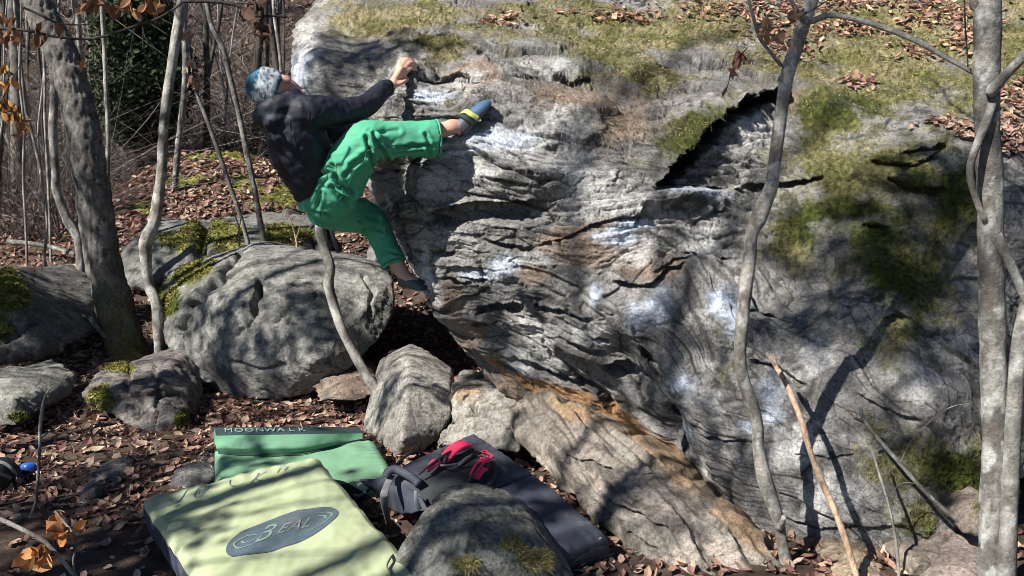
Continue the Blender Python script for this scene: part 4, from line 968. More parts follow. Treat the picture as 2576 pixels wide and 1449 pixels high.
def text_2d(body, size=1.0):
    """outline lettering as flat triangles in the xy plane (built-in face), origin at its centre"""
    cu = bpy.data.curves.new('txt', 'FONT'); cu.body = body; cu.size = size; cu.align_x = 'CENTER'; cu.align_y = 'CENTER'; cu.resolution_u = 4
    o = bpy.data.objects.new('txt', cu); COL.objects.link(o)
    dg = bpy.context.evaluated_depsgraph_get(); dg.update()
    me = bpy.data.meshes.new_from_object(o.evaluated_get(dg), depsgraph=dg)
    bm = bmesh.new(); bm.from_mesh(me); bmesh.ops.triangulate(bm, faces=bm.faces)
    v = np.array([tuple(p.co) for p in bm.verts]); f = np.array([[q_.index for q_ in t.verts] for t in bm.faces])
    bm.free(); bpy.data.objects.remove(o); bpy.data.meshes.remove(me); bpy.data.curves.remove(cu)
    return v[:, :2], f
def stroke_2d(pts, w, n=24):
    """a flat band along a 2D line"""
    p = catmull(np.asarray(pts, float), n); t = np.gradient(p, axis=0); t /= np.linalg.norm(t, axis=1)[:, None]
    q_ = np.stack([-t[:, 1], t[:, 0]], 1) * w / 2
    V = np.concatenate([p + q_, p - q_]); i = np.arange(n - 1)
    return V, np.concatenate([np.stack([i, i + 1, n + i], 1), np.stack([i + 1, n + i + 1, n + i], 1)])
def decal(root, name, mat, V2, F, fn):
    """flat print: 2D shapes carried onto a surface by fn"""
    V = fn(V2); b = Bag(); F = np.asarray(F); b.add(V, np.concatenate([F, F[:, 2:3]], 1)); return b.build(name, mat, root, False)

# ---- lime mat with the oval print (near left)
def make_lime():
    A = np.array(PZ(352, 1252, 0.185)); B = np.array(PZ(792, 1140, 0.27))
    dl = np.array(PZ(490, 1449, 0.15)) - A; dr = np.array(PZ(1008, 1392, 0.17)) - B
    D = A + dl / np.linalg.norm(dl) * 1.12; C = B + dr / np.linalg.norm(dr) * 1.16
    root = empty('crash_mat'); tag(root, 'pale lime crash mat with navy sides and a dark oval print', 'crash mat')
    M = Mat3(A, B, C, D, 0.12, 0.014, 0.009, 1, 0.14)
    M.build(root, 'top_cover', 'side_band', m_lime, m_navyside, 110, 0.12)
    def from_px(c, ax, ay):
        """local (x, y) -> picture -> mat surface, via an affine fit on the mat"""
        a0 = np.array(M.st(*c)); a1 = np.array(M.st(c[0] + ax[0], c[1] + ax[1])) - a0; a2 = np.array(M.st(c[0] + ay[0], c[1] + ay[1])) - a0
        return lambda V2, lift=0.0025: M.top(a0[0] + V2[:, 0] * a1[0] + V2[:, 1] * a2[0], a0[1] + V2[:, 0] * a1[1] + V2[:, 1] * a2[1], lift)
    f = from_px((713, 1334), (134, -34), (36, -50))
    n = 56; th = np.linspace(0, 2 * np.pi, n, endpoint=False); V = [[0, 0]]; F = []
    for k in range(1, 9):
        V += [[math.cos(t) * k / 8, math.sin(t) * k / 8] for t in th]
        for j in range(n):
            j2 = (j + 1) % n
            if k == 1: F.append([0, 1 + j, 1 + j2])
            else:
                a = 1 + (k - 2) * n; b_ = 1 + (k - 1) * n; F += [[a + j, b_ + j, b_ + j2], [a + j, b_ + j2, a + j2]]
    decal(root, 'oval_print', m_print, np.array(V), np.array(F), lambda q_: f(q_, 0.0025))
    for ch, cx, cy, sx, sy in (('B', -0.32, 0.02, 0.52, 1.35), ('E', -0.02, 0.06, 0.36, 0.82), ('A', 0.21, 0.08, 0.36, 0.82), ('L', 0.43, 0.08, 0.36, 0.82)):
        v2, f2 = text_2d(ch); decal(root, 'letter', m_letter, v2 * np.array([sx, sy]) + np.array([cx, cy]), f2, lambda q_: f(q_, 0.0045))
    for pts in ([(-0.45, -0.42), (-0.7, -0.38), (-0.86, -0.1), (-0.72, 0.12), (-0.5, 0.05)], [(-0.48, -0.2), (-0.66, -0.18), (-0.75, -0.05)], [(0.5, 0.5), (0.72, 0.42), (0.88, 0.1), (0.7, -0.3), (0.5, -0.42)], [(0.55, 0.34), (0.7, 0.25), (0.78, 0.05)]):
        v2, f2 = stroke_2d(pts, 0.035); decal(root, 'swoosh', m_letter, v2, f2, lambda q_: f(q_, 0.0045))
    g = from_px((470, 1246), (100, -27), (20, -26))
    spiral = [(0.35 + 0.16 * t / 12 * math.cos(t), 0.0 + 0.62 * t / 12 * math.sin(t)) for t in np.linspace(1, 13, 22)]
    for pts in ([(-0.35, -0.6), (-0.15, -0.5), (-0.1, 0.0), (-0.05, 0.5), (0.1, 0.55)], [(-0.12, -0.9), (-0.05, -0.7)], spiral, [(1.0, 0.5), (1.1, -0.1), (1.3, -0.5), (1.5, -0.3)], [(1.7, -0.5), (1.75, 0.5)], [(1.95, 0.5), (1.75, 0.0), (2.0, -0.5)], [(2.3, 0.1), (2.34, 0.45)], [(2.5, 0.1), (2.54, 0.5)], [(2.7, 0.0), (2.95, 0.1), (3.1, 0.0)]):
        v2, f2 = stroke_2d(pts, 0.035); decal(root, 'scribble', m_mark, v2, f2, lambda q_: g(q_, 0.003))
    # edge strap lying against the near stone
    b = Bag(); b.tube(catmull([M.on(990, 1380, -0.02), M.on(985, 1410, 0.012), M.on(975, 1432, 0.012), M.on(985, 1448, 0.006)], 14), 0.006, 6, ra=0.0025); b.build('pull_loop', m_web, root)
    return M
LIME = make_lime()

# ---- folded green mat behind it
def make_green():
    root = empty('crash_mat'); tag(root, 'folded bright green crash mat with dark lettered top strip', 'crash mat')
    bl = PZ(541, 1128, 0.13); br = PZ(940, 1106, 0.15); fr = PZ(985, 1182, 0.13); fl = PZ(545, 1255, 0.12)
    M = Mat3(bl, br, fr, fl, 0.115, 0.014, 0.006, 5, 0.06); M.build(root, 'lower_cushion', 'side_band', m_greenlt, m_darkgreen, 60, 0.12)
    cr = [(551,1142,0.0),(600,1146,0.0),(669,1148,0.0),(730,1146,0.0),(782,1140,0.0),(850,1124,0.0),(918,1106,0.0)]
    n = 60
    crease = catmull([np.array(M.on(u, v, 0.002)) for u, v, _ in cr], n)
    x = np.linspace(0, 1, n)
    tf = np.array([tuple(P(543 + (912 - 543) * t, 1096 + (1090 - 1096) * t, crease[i][1] + 0.05)) for i, t in enumerate(x)])
    tb = np.array([tuple(P(539 + (903 - 539) * t, 1075 + (1074 - 1075) * t, crease[i][1] + 0.19)) for i, t in enumerate(x)])
    bb = tb * np.array([1, 1, 0]) + np.array([0, 0.03, 0.12])
    def sheet(name, rows, mat, wr, seed):
        k = 14; prof = catmull(np.array(rows), k)      # k x n x 3
        d = fbm(prof * np.array([0.5, 1, 2.5]), 8, 3, seed) * wr
        e = np.minimum(1, np.minimum(np.arange(k), k - 1 - np.arange(k)) / 3)[:, None]
        prof = prof + np.array([0, -0.7, 0.7]) * (d * e)[..., None]
        b = Bag(); b.add(prof.reshape(-1, 3), grid_faces(k, n)); return b.build(name, mat, root)
    mid = (crease * 0.5 + tf * 0.5) + np.array([0, -0.035, 0.0])
    sheet('front_panel', [crease + np.array([0, 0.012, -0.006]), mid * 0.6 + crease * 0.4, mid, mid * 0.5 + tf * 0.5 + np.array([0, -0.008, 0]), tf], m_green, 0.010, 431)
    sheet('title_strip', [tf, (tf + tb) / 2 + np.array([0, 0, 0.004]), tb, (tb * 0.5 + bb * 0.5) + np.array([0, 0.02, 0]), bb], m_darkgreen, 0.004, 433)
    # end caps
    for i, nm in ((0, 'end_panel'), (n - 1, 'end_panel')):
        q_ = np.array([crease[i], mid[i], tf[i], tb[i], bb[i]]); c_ = q_.mean(0) + np.array([-0.012 if i == 0 else 0.008, 0, 0])
        b = Bag(); b.add(np.concatenate([q_, c_[None]]), [[k, (k + 1) % 5, 5, 5] for k in range(5)]); b.build(nm, m_green, root)
    b = Bag(); b.tube(crease + np.array([0, -0.006, 0.004]), 0.0035, 6); b.build('piping', m_darkgreen, root)
    # lettering on the strip
    def onstrip(V2):
        t = np.clip((V2[:, 0] - 543) / (912 - 543), 0, 1) * (n - 1); i = np.clip(t.astype(int), 0, n - 2); f = (t - i)[:, None]
        a = tf[i] * (1 - f) + tf[i + 1] * f; b_ = tb[i] * (1 - f) + tb[i + 1] * f
        return a * (1 - V2[:, 1:2]) + b_ * V2[:, 1:2] + np.array([0, -0.002, 0.009])
    for k, ch in enumerate('MOONWALK'):
        v2, f2 = text_2d(ch); v2 = v2 / 0.7
        v2 = np.stack([566 + k * 26.5 + 11 + v2[:, 0] * 20, 0.45 + v2[:, 1] * 0.48], 1)
        decal(root, 'letter', m_white, v2, f2, onstrip)
    # white hook mark on the dark end
    S = np.array(M.c[2]); W = np.array(M.c[3]) - S; W /= np.linalg.norm(W)
    nn = np.cross(W, [0, 0, 1]); nn = nn if nn[1] < 0 else -nn
    for pts in ([(0.0, 0.02), (0.015, 0.03), (0.03, 0.028)], [(-0.02, -0.02), (0.01, -0.028), (0.035, -0.018)]):
        v2, f2 = stroke_2d(pts, 0.013)
        decal(root, 'hook_mark', m_white, v2, f2, lambda q_: S + W * 0.17 + np.array([0, 0, -0.06]) + nn * 0.02 + q_[:, :1] * (-W) + np.array([0, 0, 1.0]) * q_[:, 1:2])
    return M
GREEN = make_green()

# ---- dark two-part mat with pink straps
def ribbon(bag, pts, width, thick, wdir, n=20, lift=0.0):
    p = catmull(np.asarray(pts, float), n); wdir = np.asarray(wdir, float); wdir = wdir / np.linalg.norm(wdir)
    t = np.gradient(p, axis=0); t /= np.linalg.norm(t, axis=1)[:, None]
    w = wdir - t * (t @ wdir)[:, None]; w /= np.linalg.norm(w, axis=1)[:, None]
    nr = np.cross(t, w); nr *= np.where(nr[:, 2:3] < 0, -1, 1)
    wd = np.broadcast_to(np.asarray(width, float), (len(pts),)); wd = np.interp(np.linspace(0, 1, n), np.linspace(0, 1, len(wd)), wd)[:, None]
    ring = []
    for (a, b_) in ((-1, 0.1), (-0.85, 0.8), (0, 1.15), (0.85, 0.8), (1, 0.1), (0.9, -0.3), (-0.9, -0.3)):
        ring.append(p + w * a * wd / 2 + nr * (b_ * thick + lift))
    V = np.stack(ring, 1); k = V.shape[1]
    F = grid_faces(n, k, wrap=True)
    c0 = n * k
    caps = [[j, (j + 1) % k, c0, c0] for j in range(k)] + [[(n - 1) * k + j, (n - 1) * k + (j + 1) % k, c0 + 1, c0 + 1] for j in range(k)]
    bag.add(np.concatenate([V.reshape(-1, 3), V[0].mean(0)[None], V[-1].mean(0)[None]]), np.concatenate([F, caps]))
def make_slate():
    root = empty('crash_mat'); tag(root, 'dark slate blue crash mat with pink and black shoulder straps', 'crash mat')
    tl, tr = PZ(978, 1184, 0.29), PZ(1194, 1086, 0.34); hl, hr = PZ(1112, 1288, 0.20), PZ(1344, 1188, 0.235); el, er = PZ(1275, 1430, 0.11), PZ(1534, 1348, 0.125)
    U_ = Mat3(tl, tr, hr, hl, 0.10, 0.012, 0.006, 11, 0.07); U_.build(root, 'upper_panel', 'upper_side', m_slate, m_slate, 60, 0.2)
    L_ = Mat3(hl, hr, er, el, 0.10, 0.012, 0.005, 12, 0.07); L_.build(root, 'lower_panel', 'lower_side', m_slate, m_slate, 60, 0.2)
    on = lambda u, v, l=0.004: np.array(U_.on(u, v, l))
    side = np.array(tr) - np.array(hr)
    # dark harness panel
    hp = [(1040,1222),(1075,1180),(1130,1140),(1185,1128),(1205,1150),(1235,1165),(1250,1195),(1238,1225),(1200,1262),(1170,1275),(1100,1285),(1060,1262)]
    P3 = np.array([on(u, v, 0.0) for u, v in hp]); c_ = P3.mean(0)
    rings = [c_ + (P3 - c_) * k + U_.n * (0.004 + 0.03 * (1 - k ** 3) + 0.006 * fbm(c_ + (P3 - c_) * k, 14, 2, 441)[:, None]) for k in (1.0, 0.9, 0.7, 0.45, 0.2)]
    m = len(hp); b = Bag(); b.add(np.concatenate(rings + [(c_ + U_.n * 0.034)[None]]), np.concatenate([grid_faces(5, m, wrap=True), [[4 * m + j, 4 * m + (j + 1) % m, 5 * m, 5 * m] for j in range(m)]])); b.build('harness_panel', m_charcoal, root)
    def strap(pts, w, th, mat, nm, lift=0.03, wd=None):
        k = len(pts); p3 = [on(u, v, lift * (0.45 + 0.55 * math.sin(math.pi * (i + 0.6) / (k + 0.2)))) for i, (u, v) in enumerate(pts)]
        d = p3[-1] - p3[0]; wdv = np.cross(d, U_.n) if wd is None else wd
        b = Bag(); ribbon(b, p3, w, th, wdv); return b.build(nm, mat, root)
    s1 = strap([(1176,1142),(1160,1148),(1138,1160),(1113,1180)], [0.052, 0.056, 0.056, 0.05], 0.012, m_pink, 'shoulder_strap', 0.062)
    s2 = strap([(1104,1183),(1090,1194),(1072,1207)], [0.046, 0.036, 0.022], 0.009, m_pink, 'shoulder_strap', 0.056)
    s3 = strap([(1224,1178),(1212,1190),(1196,1206),(1184,1222)], [0.03, 0.036, 0.034, 0.024], 0.012, m_pink, 'shoulder_strap', 0.06)
    s4 = strap([(1219,1202),(1208,1213),(1196,1228)], [0.024, 0.026, 0.018], 0.011, m_pink, 'shoulder_strap', 0.055)
    for nm, pts, w, lf in (('strap_webbing', [(1158,1150),(1130,1168),(1100,1190),(1072,1208),(1050,1218)], 0.010, 0.070), ('strap_buckle', [(1112,1176),(1106,1182),(1101,1188)], 0.056, 0.066), ('strap_webbing', [(1218,1184),(1200,1206),(1180,1236),(1165,1258)], 0.010, 0.074), ('strap_buckle', [(1213,1196),(1207,1203)], 0.05, 0.07),
                            ('strap_edge', [(1188,1140),(1182,1160),(1160,1182),(1130,1198),(1100,1206)], 0.016, 0.030), ('strap_edge', [(1236,1172),(1246,1196),(1236,1222),(1212,1246),(1180,1262)], 0.022, 0.030)):
        strap(pts, w, 0.005, m_charcoal if nm != 'strap_buckle' else m_charcoal, nm, lf)
    for pts, w in (([(1150,1196),(1168,1186),(1178,1176)], 0.012), ([(1200,1172),(1212,1178),(1220,1186)], 0.014), ([(1104,1196),(1122,1204),(1150,1192)], 0.010)):
        strap(pts, w, 0.003, m_web, 'grey_tab', 0.066)
    # pink diamond mark
    a0 = np.array(U_.st(1218, 1147)); a1 = np.array(U_.st(1240, 1150)) - a0; a2 = np.array(U_.st(1222, 1132)) - a0
    f = lambda q_: U_.top(a0[0] + q_[:, 0] * a1[0] + q_[:, 1] * a2[0], a0[1] + q_[:, 0] * a1[1] + q_[:, 1] * a2[1], 0.004)
    for pts in ([(-1, 0), (0, 0.85)], [(0, 0.85), (1, 0)], [(1, 0), (0, -0.85)], [(0, -0.85), (-1, 0)], [(0.45, 0.38), (0.0, 0.42), (-0.4, 0.2), (0.0, 0.0), (0.4, -0.2), (0.0, -0.42), (-0.45, -0.36)]):
        v2, f2 = stroke_2d(pts, 0.16); decal(root, 'diamond_mark', m_pink, v2, f2, f)
    # loose flap, rolled top edge and hanging webbing on the far left
    g = [[(904,1206,0.20),(950,1196,0.235),(996,1188,0.27)],[(925,1228,0.15),(968,1222,0.22),(1030,1224,0.255)],[(955,1256,0.10),(1000,1252,0.20),(1058,1256,0.235)],[(985,1290,0.08),(1030,1290,0.17),(1085,1288,0.205)]]
    R_ = np.array([catmull([np.array(PZ(*q_)) for q_ in row], 14) for row in g]); R_ = catmull(R_.reshape(4, -1), 18).reshape(18, 14, 3)
    R_ = R_ + np.array([0, 0, 1.0]) * (0.016 * fbm(R_, 7, 2, 447))[..., None]
    b = Bag(); b.add(R_.reshape(-1, 3), grid_faces(18, 14)[:, ::-1]); ob = b.build('loose_flap', m_slate, root); so = ob.modifiers.new('s', 'SOLIDIFY'); so.thickness = 0.008
    b = Bag(); b.tube(catmull([np.array(PZ(972, 1200, 0.29)), np.array(PZ(978, 1186, 0.31)), np.array(PZ(1000, 1182, 0.315)), np.array(PZ(1040, 1204, 0.29)), np.array(PZ(1054, 1218, 0.28))], 20), [0.018] * 20, 8); b.build('rolled_edge', m_slate, root)
    b = Bag(); ribbon(b, [PZ(985, 1196, 0.285), PZ(968, 1236, 0.26), PZ(966, 1260, 0.22), PZ(974, 1300, 0.13), PZ(984, 1345, 0.02)], [0.028, 0.03, 0.03, 0.024, 0.02], 0.002, (1, 0.2, 0)); b.build('hanging_strap', m_web, root)
    b = Bag(); ribbon(b, [PZ(1046, 1236, 0.275), PZ(1048, 1262, 0.262), PZ(1056, 1282, 0.24)], [0.014, 0.018, 0.02], 0.002, (1, 0.2, 0)); b.build('hanging_strap', m_web, root)
    b = Bag(); b.tube(catmull([on(985,1180,0.004), on(1010,1150,0.03), on(1035,1140,0.03), on(1050,1146,0.004)], 16), 0.006, 6); b.build('carry_loop', m_charcoal, root)
    # zip line and end tag on the near end
    b = Bag(); ribbon(b, [np.array(L_.on(1500, 1330, -0.01)), np.array(L_.on(1512, 1352, -0.012))], 0.02, 0.006, (1, 0, 0)); b.build('end_tag', m_web, root)
    n_ = np.array(er) - np.array(el); n_ /= np.linalg.norm(n_); o_ = np.cross(n_, [0, 0, 1]); o_ = o_ if o_[1] < 0 else -o_
    b = Bag(); b.tube([np.array(el) + n_ * 0.08 + o_ * 0.02 - np.array([0, 0, 0.05]), np.array(er) - n_ * 0.06 + o_ * 0.02 - np.array([0, 0, 0.045])], 0.004, 6); b.build('zip', m_charcoal, root)
    b = Bag(); ribbon(b, [np.array(el) + n_ * 0.20 + o_ * 0.022 - np.array([0, 0, 0.02]), np.array(el) + n_ * 0.205 + o_ * 0.03 - np.array([0, 0, 0.06]), np.array(el) + n_ * 0.22 + o_ * 0.03 - np.array([0, 0, 0.11])], 0.022, 0.002, n_); b.build('hanging_strap', m_web, root)
make_slate()
# ---- gear lying on the leaves at the left edge
def make_pack():
    root = empty('gear_bag', PZ(20, 1190, 0.0)); o = np.array(root.location)
    tag(root, 'black gear bag with grey straps lying on leaves at the left edge', 'bag')
    m_black = mat_flat('black_nylon', (0.012, 0.015, 0.018), 0.6, 0.3, 0.2, 20, 0.4, 0.004, 300)
    b = Bag(); ctr = np.array(PZ(-35, 1195, 0.06))
    th = np.linspace(0, 2 * np.pi, 28, endpoint=False); rows = []
    for k in range(1, 14):
        f = math.pi * k / 14; r = math.sin(f) ** 0.6
        rows.append(np.stack([ctr[0] + 0.15 * r * np.cos(th), ctr[1] + 0.13 * r * np.sin(th), np.full(28, ctr[2] - 0.075 * math.cos(f))], 1))
    V = np.array(rows); V = V + (V - ctr) * (0.12 * fbm(V, 9, 3, 451))[..., None]
    V = V.reshape(-1, 3); nV = len(V); V = np.concatenate([V, [ctr - [0, 0, 0.075]], [ctr + [0, 0, 0.075]]]) - o
    b.add(V, np.concatenate([grid_faces(13, 28, wrap=True), [[(j + 1) % 28, j, nV, nV] for j in range(28)], [[12 * 28 + j, 12 * 28 + (j + 1) % 28, nV + 1, nV + 1] for j in range(28)]])); b.build('body', m_black, root)
    for pts in ([(-30, 1158, 0.14), (10, 1165, 0.13), (35, 1185, 0.09), (48, 1205, 0.02)], [(-20, 1190, 0.13), (10, 1195, 0.10), (30, 1205, 0.05), (40, 1214, 0.01)]):
        b = Bag(); ribbon(b, [np.array(PZ(*q_)) - o for q_ in pts], 0.016, 0.002, (0.3, 0.3, 1)); b.build('strap', m_web, root)
    b = Bag(); ribbon(b, [np.array(PZ(40, 1206, 0.05)) - o, np.array(PZ(54, 1210, 0.03)) - o], 0.028, 0.004, (0, 1, 0.3)); b.build('buckle', m_web, root)
make_pack()
def make_shoe():
    root = empty('climbing_shoe', PZ(72, 1192, 0.0)); o = np.array(root.location)
    tag(root, 'small bright blue shoe lying beside the black gear bag', 'shoe')
    m_blue = mat_flat('blue_rubber', (0.02, 0.11, 0.46), 0.35, 0.5, 0.15, 30, 0.2)
    m_dk = mat_flat('navy_rubber', (0.01, 0.014, 0.05), 0.5, 0.4, 0.15, 30, 0.2)
    for nm, mt, sc, off in (('upper', m_blue, (0.042, 0.03, 0.032), 0.026), ('sole', m_dk, (0.054, 0.04, 0.018), 0.016)):
        th = np.linspace(0, 2 * np.pi, 20, endpoint=False); rows = []
        for k in range(1, 10):
            f = math.pi * k / 10; r = math.sin(f) ** 0.7
            rows.append(np.stack([sc[0] * r * np.cos(th) * (1 + 0.2 * np.sin(th)), sc[1] * r * np.sin(th), np.full(20, off - sc[2] * math.cos(f))], 1))
        V = np.concatenate([np.array(rows).reshape(-1, 3), [[0, 0, off - sc[2]]], [[0, 0, off + sc[2]]]]); n_ = 180
        b = Bag(); b.add(V, np.concatenate([grid_faces(9, 20, wrap=True), [[(j + 1) % 20, j, n_, n_] for j in range(20)], [[160 + j, 160 + (j + 1) % 20, n_ + 1, n_ + 1] for j in range(20)]])); b.build(nm, mt, root)
make_shoe()
# ================================================================== the climber
m_skin = mat_flat('skin', (0.50, 0.29, 0.22), 0.55, 0.35, 0.12, 25, 0.25, 0.002, 250)
m_trousers = mat_flat('green_trousers', (0.062, 0.31, 0.185), 0.75, 0.25, 0.10, 9, 0.35, 0.004, 300, dirt=0.22)
m_jacket = mat_flat('dark_jacket', (0.006, 0.008, 0.018), 0.62, 0.35, 0.25, 12, 0.35, 0.004, 260, dirt=0.12)
m_knit = mat_attr('knit', 0.25, 90, 0.95, 0.1, 0.9, 0.006, 170)
m_shoe = mat_attr('shoe_rubber', 0.15, 60, 0.5, 0.4, 0.2, 0.002, 200)

def J(u, v, Y): return np.array(P(u, v, Y))
def lofted(bag, pts, r, n=24, sides=20, ra=None):
    pr = catmull(np.concatenate([np.array(pts, float), np.asarray(r, float)[:, None], np.asarray(r if ra is None else ra, float)[:, None]], 1), n)
    V, F = tube_np(pr[:, :3], np.maximum(pr[:, 3], 0.002), sides, ra=np.maximum(pr[:, 4], 0.002)); bag.add(V, F)
def ball(bag, c, r, ax=None, n=14, m=18):
    """ellipsoid; ax = rows of three unit axes"""
    ax = np.eye(3) if ax is None else np.array(ax, float); r = np.broadcast_to(np.asarray(r, float), (3,))
    rows = []
    for k in range(1, n):
        f = math.pi * k / n; th = np.linspace(0, 2 * np.pi, m, endpoint=False)
        rows.append(np.stack([math.sin(f) * np.cos(th) * r[0], math.sin(f) * np.sin(th) * r[1], np.full(m, -math.cos(f)) * r[2]], 1))
    V = np.concatenate(rows + [np.array([[0, 0, -r[2]], [0, 0, r[2]]])]) @ ax + c; q_ = (n - 1) * m
    bag.add(V, np.concatenate([grid_faces(n - 1, m, wrap=True), [[(j + 1) % m, j, q_, q_] for j in range(m)], [[(n - 2) * m + j, (n - 2) * m + (j + 1) % m, q_ + 1, q_ + 1] for j in range(m)]]))

JT = dict(pelvis=J(822,498,4.25), waist=J(785,432,4.20), chest=J(748,352,4.13), upper=J(732,305,4.10), neck=J(714,272,4.08), head=J(694,226,4.07),
          rs=J(768,283,4.03), re=J(868,284,4.15), rw=J(986,218,rock_y(1045, 165) - 0.09), ls=J(742,272,4.24), le=J(845,335,4.42), lw=J(935,352,4.58),
          rh=J(838,482,4.17), rk=J(930,345,4.10), ra=J(1138,320,4.235), lh=J(818,512,4.33), lk=J(938,562,4.58), la=J(1012,686,4.50))
h_up = np.array([-0.86, -0.34, 0.38]); h_up /= np.linalg.norm(h_up)
h_fw = np.array([0.22, 0.86, 0.46]); h_fw -= h_up * h_fw.dot(h_up); h_fw /= np.linalg.norm(h_fw)
h_lf = np.cross(h_up, h_fw)
HC = JT['head']
def head_pt(l, f, u): return HC + h_lf * l + h_fw * f + h_up * u
hax = [h_lf, h_fw, h_up]

# --- body: one continuous skin surface
bb_ = Bag()
ball(bb_, head_pt(0, -0.008, 0.025), (0.072, 0.090, 0.088), hax, 18, 24)
ball(bb_, head_pt(0, 0.020, -0.035), (0.060, 0.066, 0.080), hax)
ball(bb_, head_pt(0, 0.045, -0.085), (0.036, 0.036, 0.030), hax)          # chin
ball(bb_, head_pt(0, 0.092, -0.028), (0.014, 0.022, 0.026), hax)          # nose
ball(bb_, head_pt(0, 0.080, -0.066), (0.024, 0.012, 0.010), hax)          # lips
ball(bb_, head_pt(0, 0.082, 0.014), (0.045, 0.012, 0.010), hax)           # brow
for s_ in (-1, 1):
    ball(bb_, head_pt(s_ * 0.074, 0.0, -0.015), (0.012, 0.022, 0.032), hax)   # ear
    ball(bb_, head_pt(s_ * 0.030, 0.072, -0.032), (0.020, 0.018, 0.018), hax)  # cheek
lofted(bb_, [head_pt(0, -0.015, -0.05), head_pt(0, -0.02, -0.10), JT['neck'] + [0.01, 0, -0.01]], [0.058, 0.055, 0.065])
lofted(bb_, [JT['neck'], JT['upper'], JT['chest'], JT['waist'], JT['pelvis']], [0.06, 0.10, 0.11, 0.095, 0.10])
for a, b_, c in (('rs', 're', 'rw'), ('ls', 'le', 'lw')):
    lofted(bb_, [JT['upper'], JT[a], (JT[a] + JT[b_]) / 2, JT[b_], (JT[b_] + JT[c]) / 2, JT[c]], [0.05, 0.045, 0.034, 0.028, 0.026, 0.024])
lofted(bb_, [JT['pelvis'], JT['rh'], (JT['rh'] + JT['rk']) / 2, JT['rk'], J(1030,343,4.18), J(1100,330,4.22), JT['ra']], [0.08, 0.07, 0.06, 0.042, 0.036, 0.036, 0.036])
lofted(bb_, [JT['pelvis'], JT['lh'], (JT['lh'] + JT['lk']) / 2, JT['lk'], (JT['lk'] + JT['la']) / 2, JT['la']], [0.08, 0.075, 0.065, 0.05, 0.048, 0.036])
lofted(bb_, [JT['ra'] - [0.02, 0, 0], JT['ra'], J(1165,318,4.26), J(1190,290,4.28)], [0.036, 0.038, 0.036, 0.03])
lofted(bb_, [JT['la'], J(1025,702,4.49), J(1050,715,4.475)], [0.034, 0.034, 0.028])
# right hand: palm, four curled fingers over the hold, thumb from the side
HY = rock_y(1045, 165) - 0.055          # the hand lies on the rock
lofted(bb_, [JT['rw'], J(993,204,HY - 0.02), J(1004,187,HY - 0.012), J(1013,172,HY - 0.005)], [0.026, 0.031, 0.040, 0.036], ra=[0.023, 0.023, 0.024, 0.020])
fing = [[(1001,170,HY - 0.018), (1008,153,HY - 0.008), (1021,148,HY + 0.028), (1032,153,HY + 0.065)],
        [(1010,168,HY - 0.015), (1020,152,HY - 0.008), (1034,151,HY + 0.026), (1043,159,HY + 0.062)],
        [(1018,172,HY - 0.012), (1030,159,HY - 0.006), (1043,161,HY + 0.024), (1049,169,HY + 0.056)],
        [(1022,181,HY - 0.008), (1034,172,HY - 0.002), (1044,175,HY + 0.024), (1047,182,HY + 0.05)]]
for k, fp in enumerate(fing):
    lofted(bb_, [J(*q_) for q_ in [(998 + 4 * k, 190 + 2 * k, HY - 0.012)] + fp], [0.0125, 0.0122, 0.0115, 0.0105, 0.009], 18, 10)
lofted(bb_, [J(990,208,HY - 0.025), J(1002,210,HY - 0.035), J(1015,206,HY - 0.03), J(1027,197,HY - 0.005)], [0.0135, 0.0130, 0.0115, 0.0095], 16, 10)
# left hand on the rock
lofted(bb_, [JT['lw'], J(950,352,4.60), J(962,352,4.605)], [0.026, 0.03, 0.027], ra=[0.02, 0.018, 0.015])
for k in range(4):
    lofted(bb_, [J(955, 343 + 6 * k, 4.60), J(972, 338 + 7 * k, 4.605), J(982, 340 + 7 * k, 4.62), J(985, 345 + 7 * k, 4.635)], [0.0105, 0.0098, 0.009, 0.0075], 14, 10)
lofted(bb_, [J(945,362,4.585), J(955,372,4.58), J(966,374,4.595)], [0.0125, 0.0105, 0.0085], 12, 10)
body_me = fuse(bb_.mesh('b'), 0.0062, 3, 0.4)
person = link('person', body_me, m_skin)
tag(person, 'climber in blue knit hat, dark jacket and green trousers clinging to the boulder', 'person')

# --- dark jacket with hood and collar
jb = Bag()
lofted(jb, [J(716,268,4.09), JT['upper'], J(752,362,4.14), J(772,415,4.18), J(792,452,4.21), J(806,474,4.22)], [0.085, 0.150, 0.170, 0.163, 0.152, 0.145], 30, 28, ra=[0.075, 0.125, 0.140, 0.130, 0.125, 0.12])
lofted(jb, [JT['upper'] + [0.0, 0.0, 0.0], JT['rs'], J(820,282,4.08), JT['re'], J(925,262,4.25), JT['rw'] * 0.75 + JT['re'] * 0.25 + [0, 0, 0.008], JT['rw'] * 0.95 + JT['re'] * 0.05], [0.085, 0.082, 0.070, 0.064, 0.056, 0.047, 0.041])
lofted(jb, [JT['upper'], JT['ls'], (JT['ls'] + JT['le']) / 2, JT['le'], (JT['le'] + JT['lw']) / 2, JT['lw']], [0.085, 0.080, 0.066, 0.058, 0.052, 0.038])
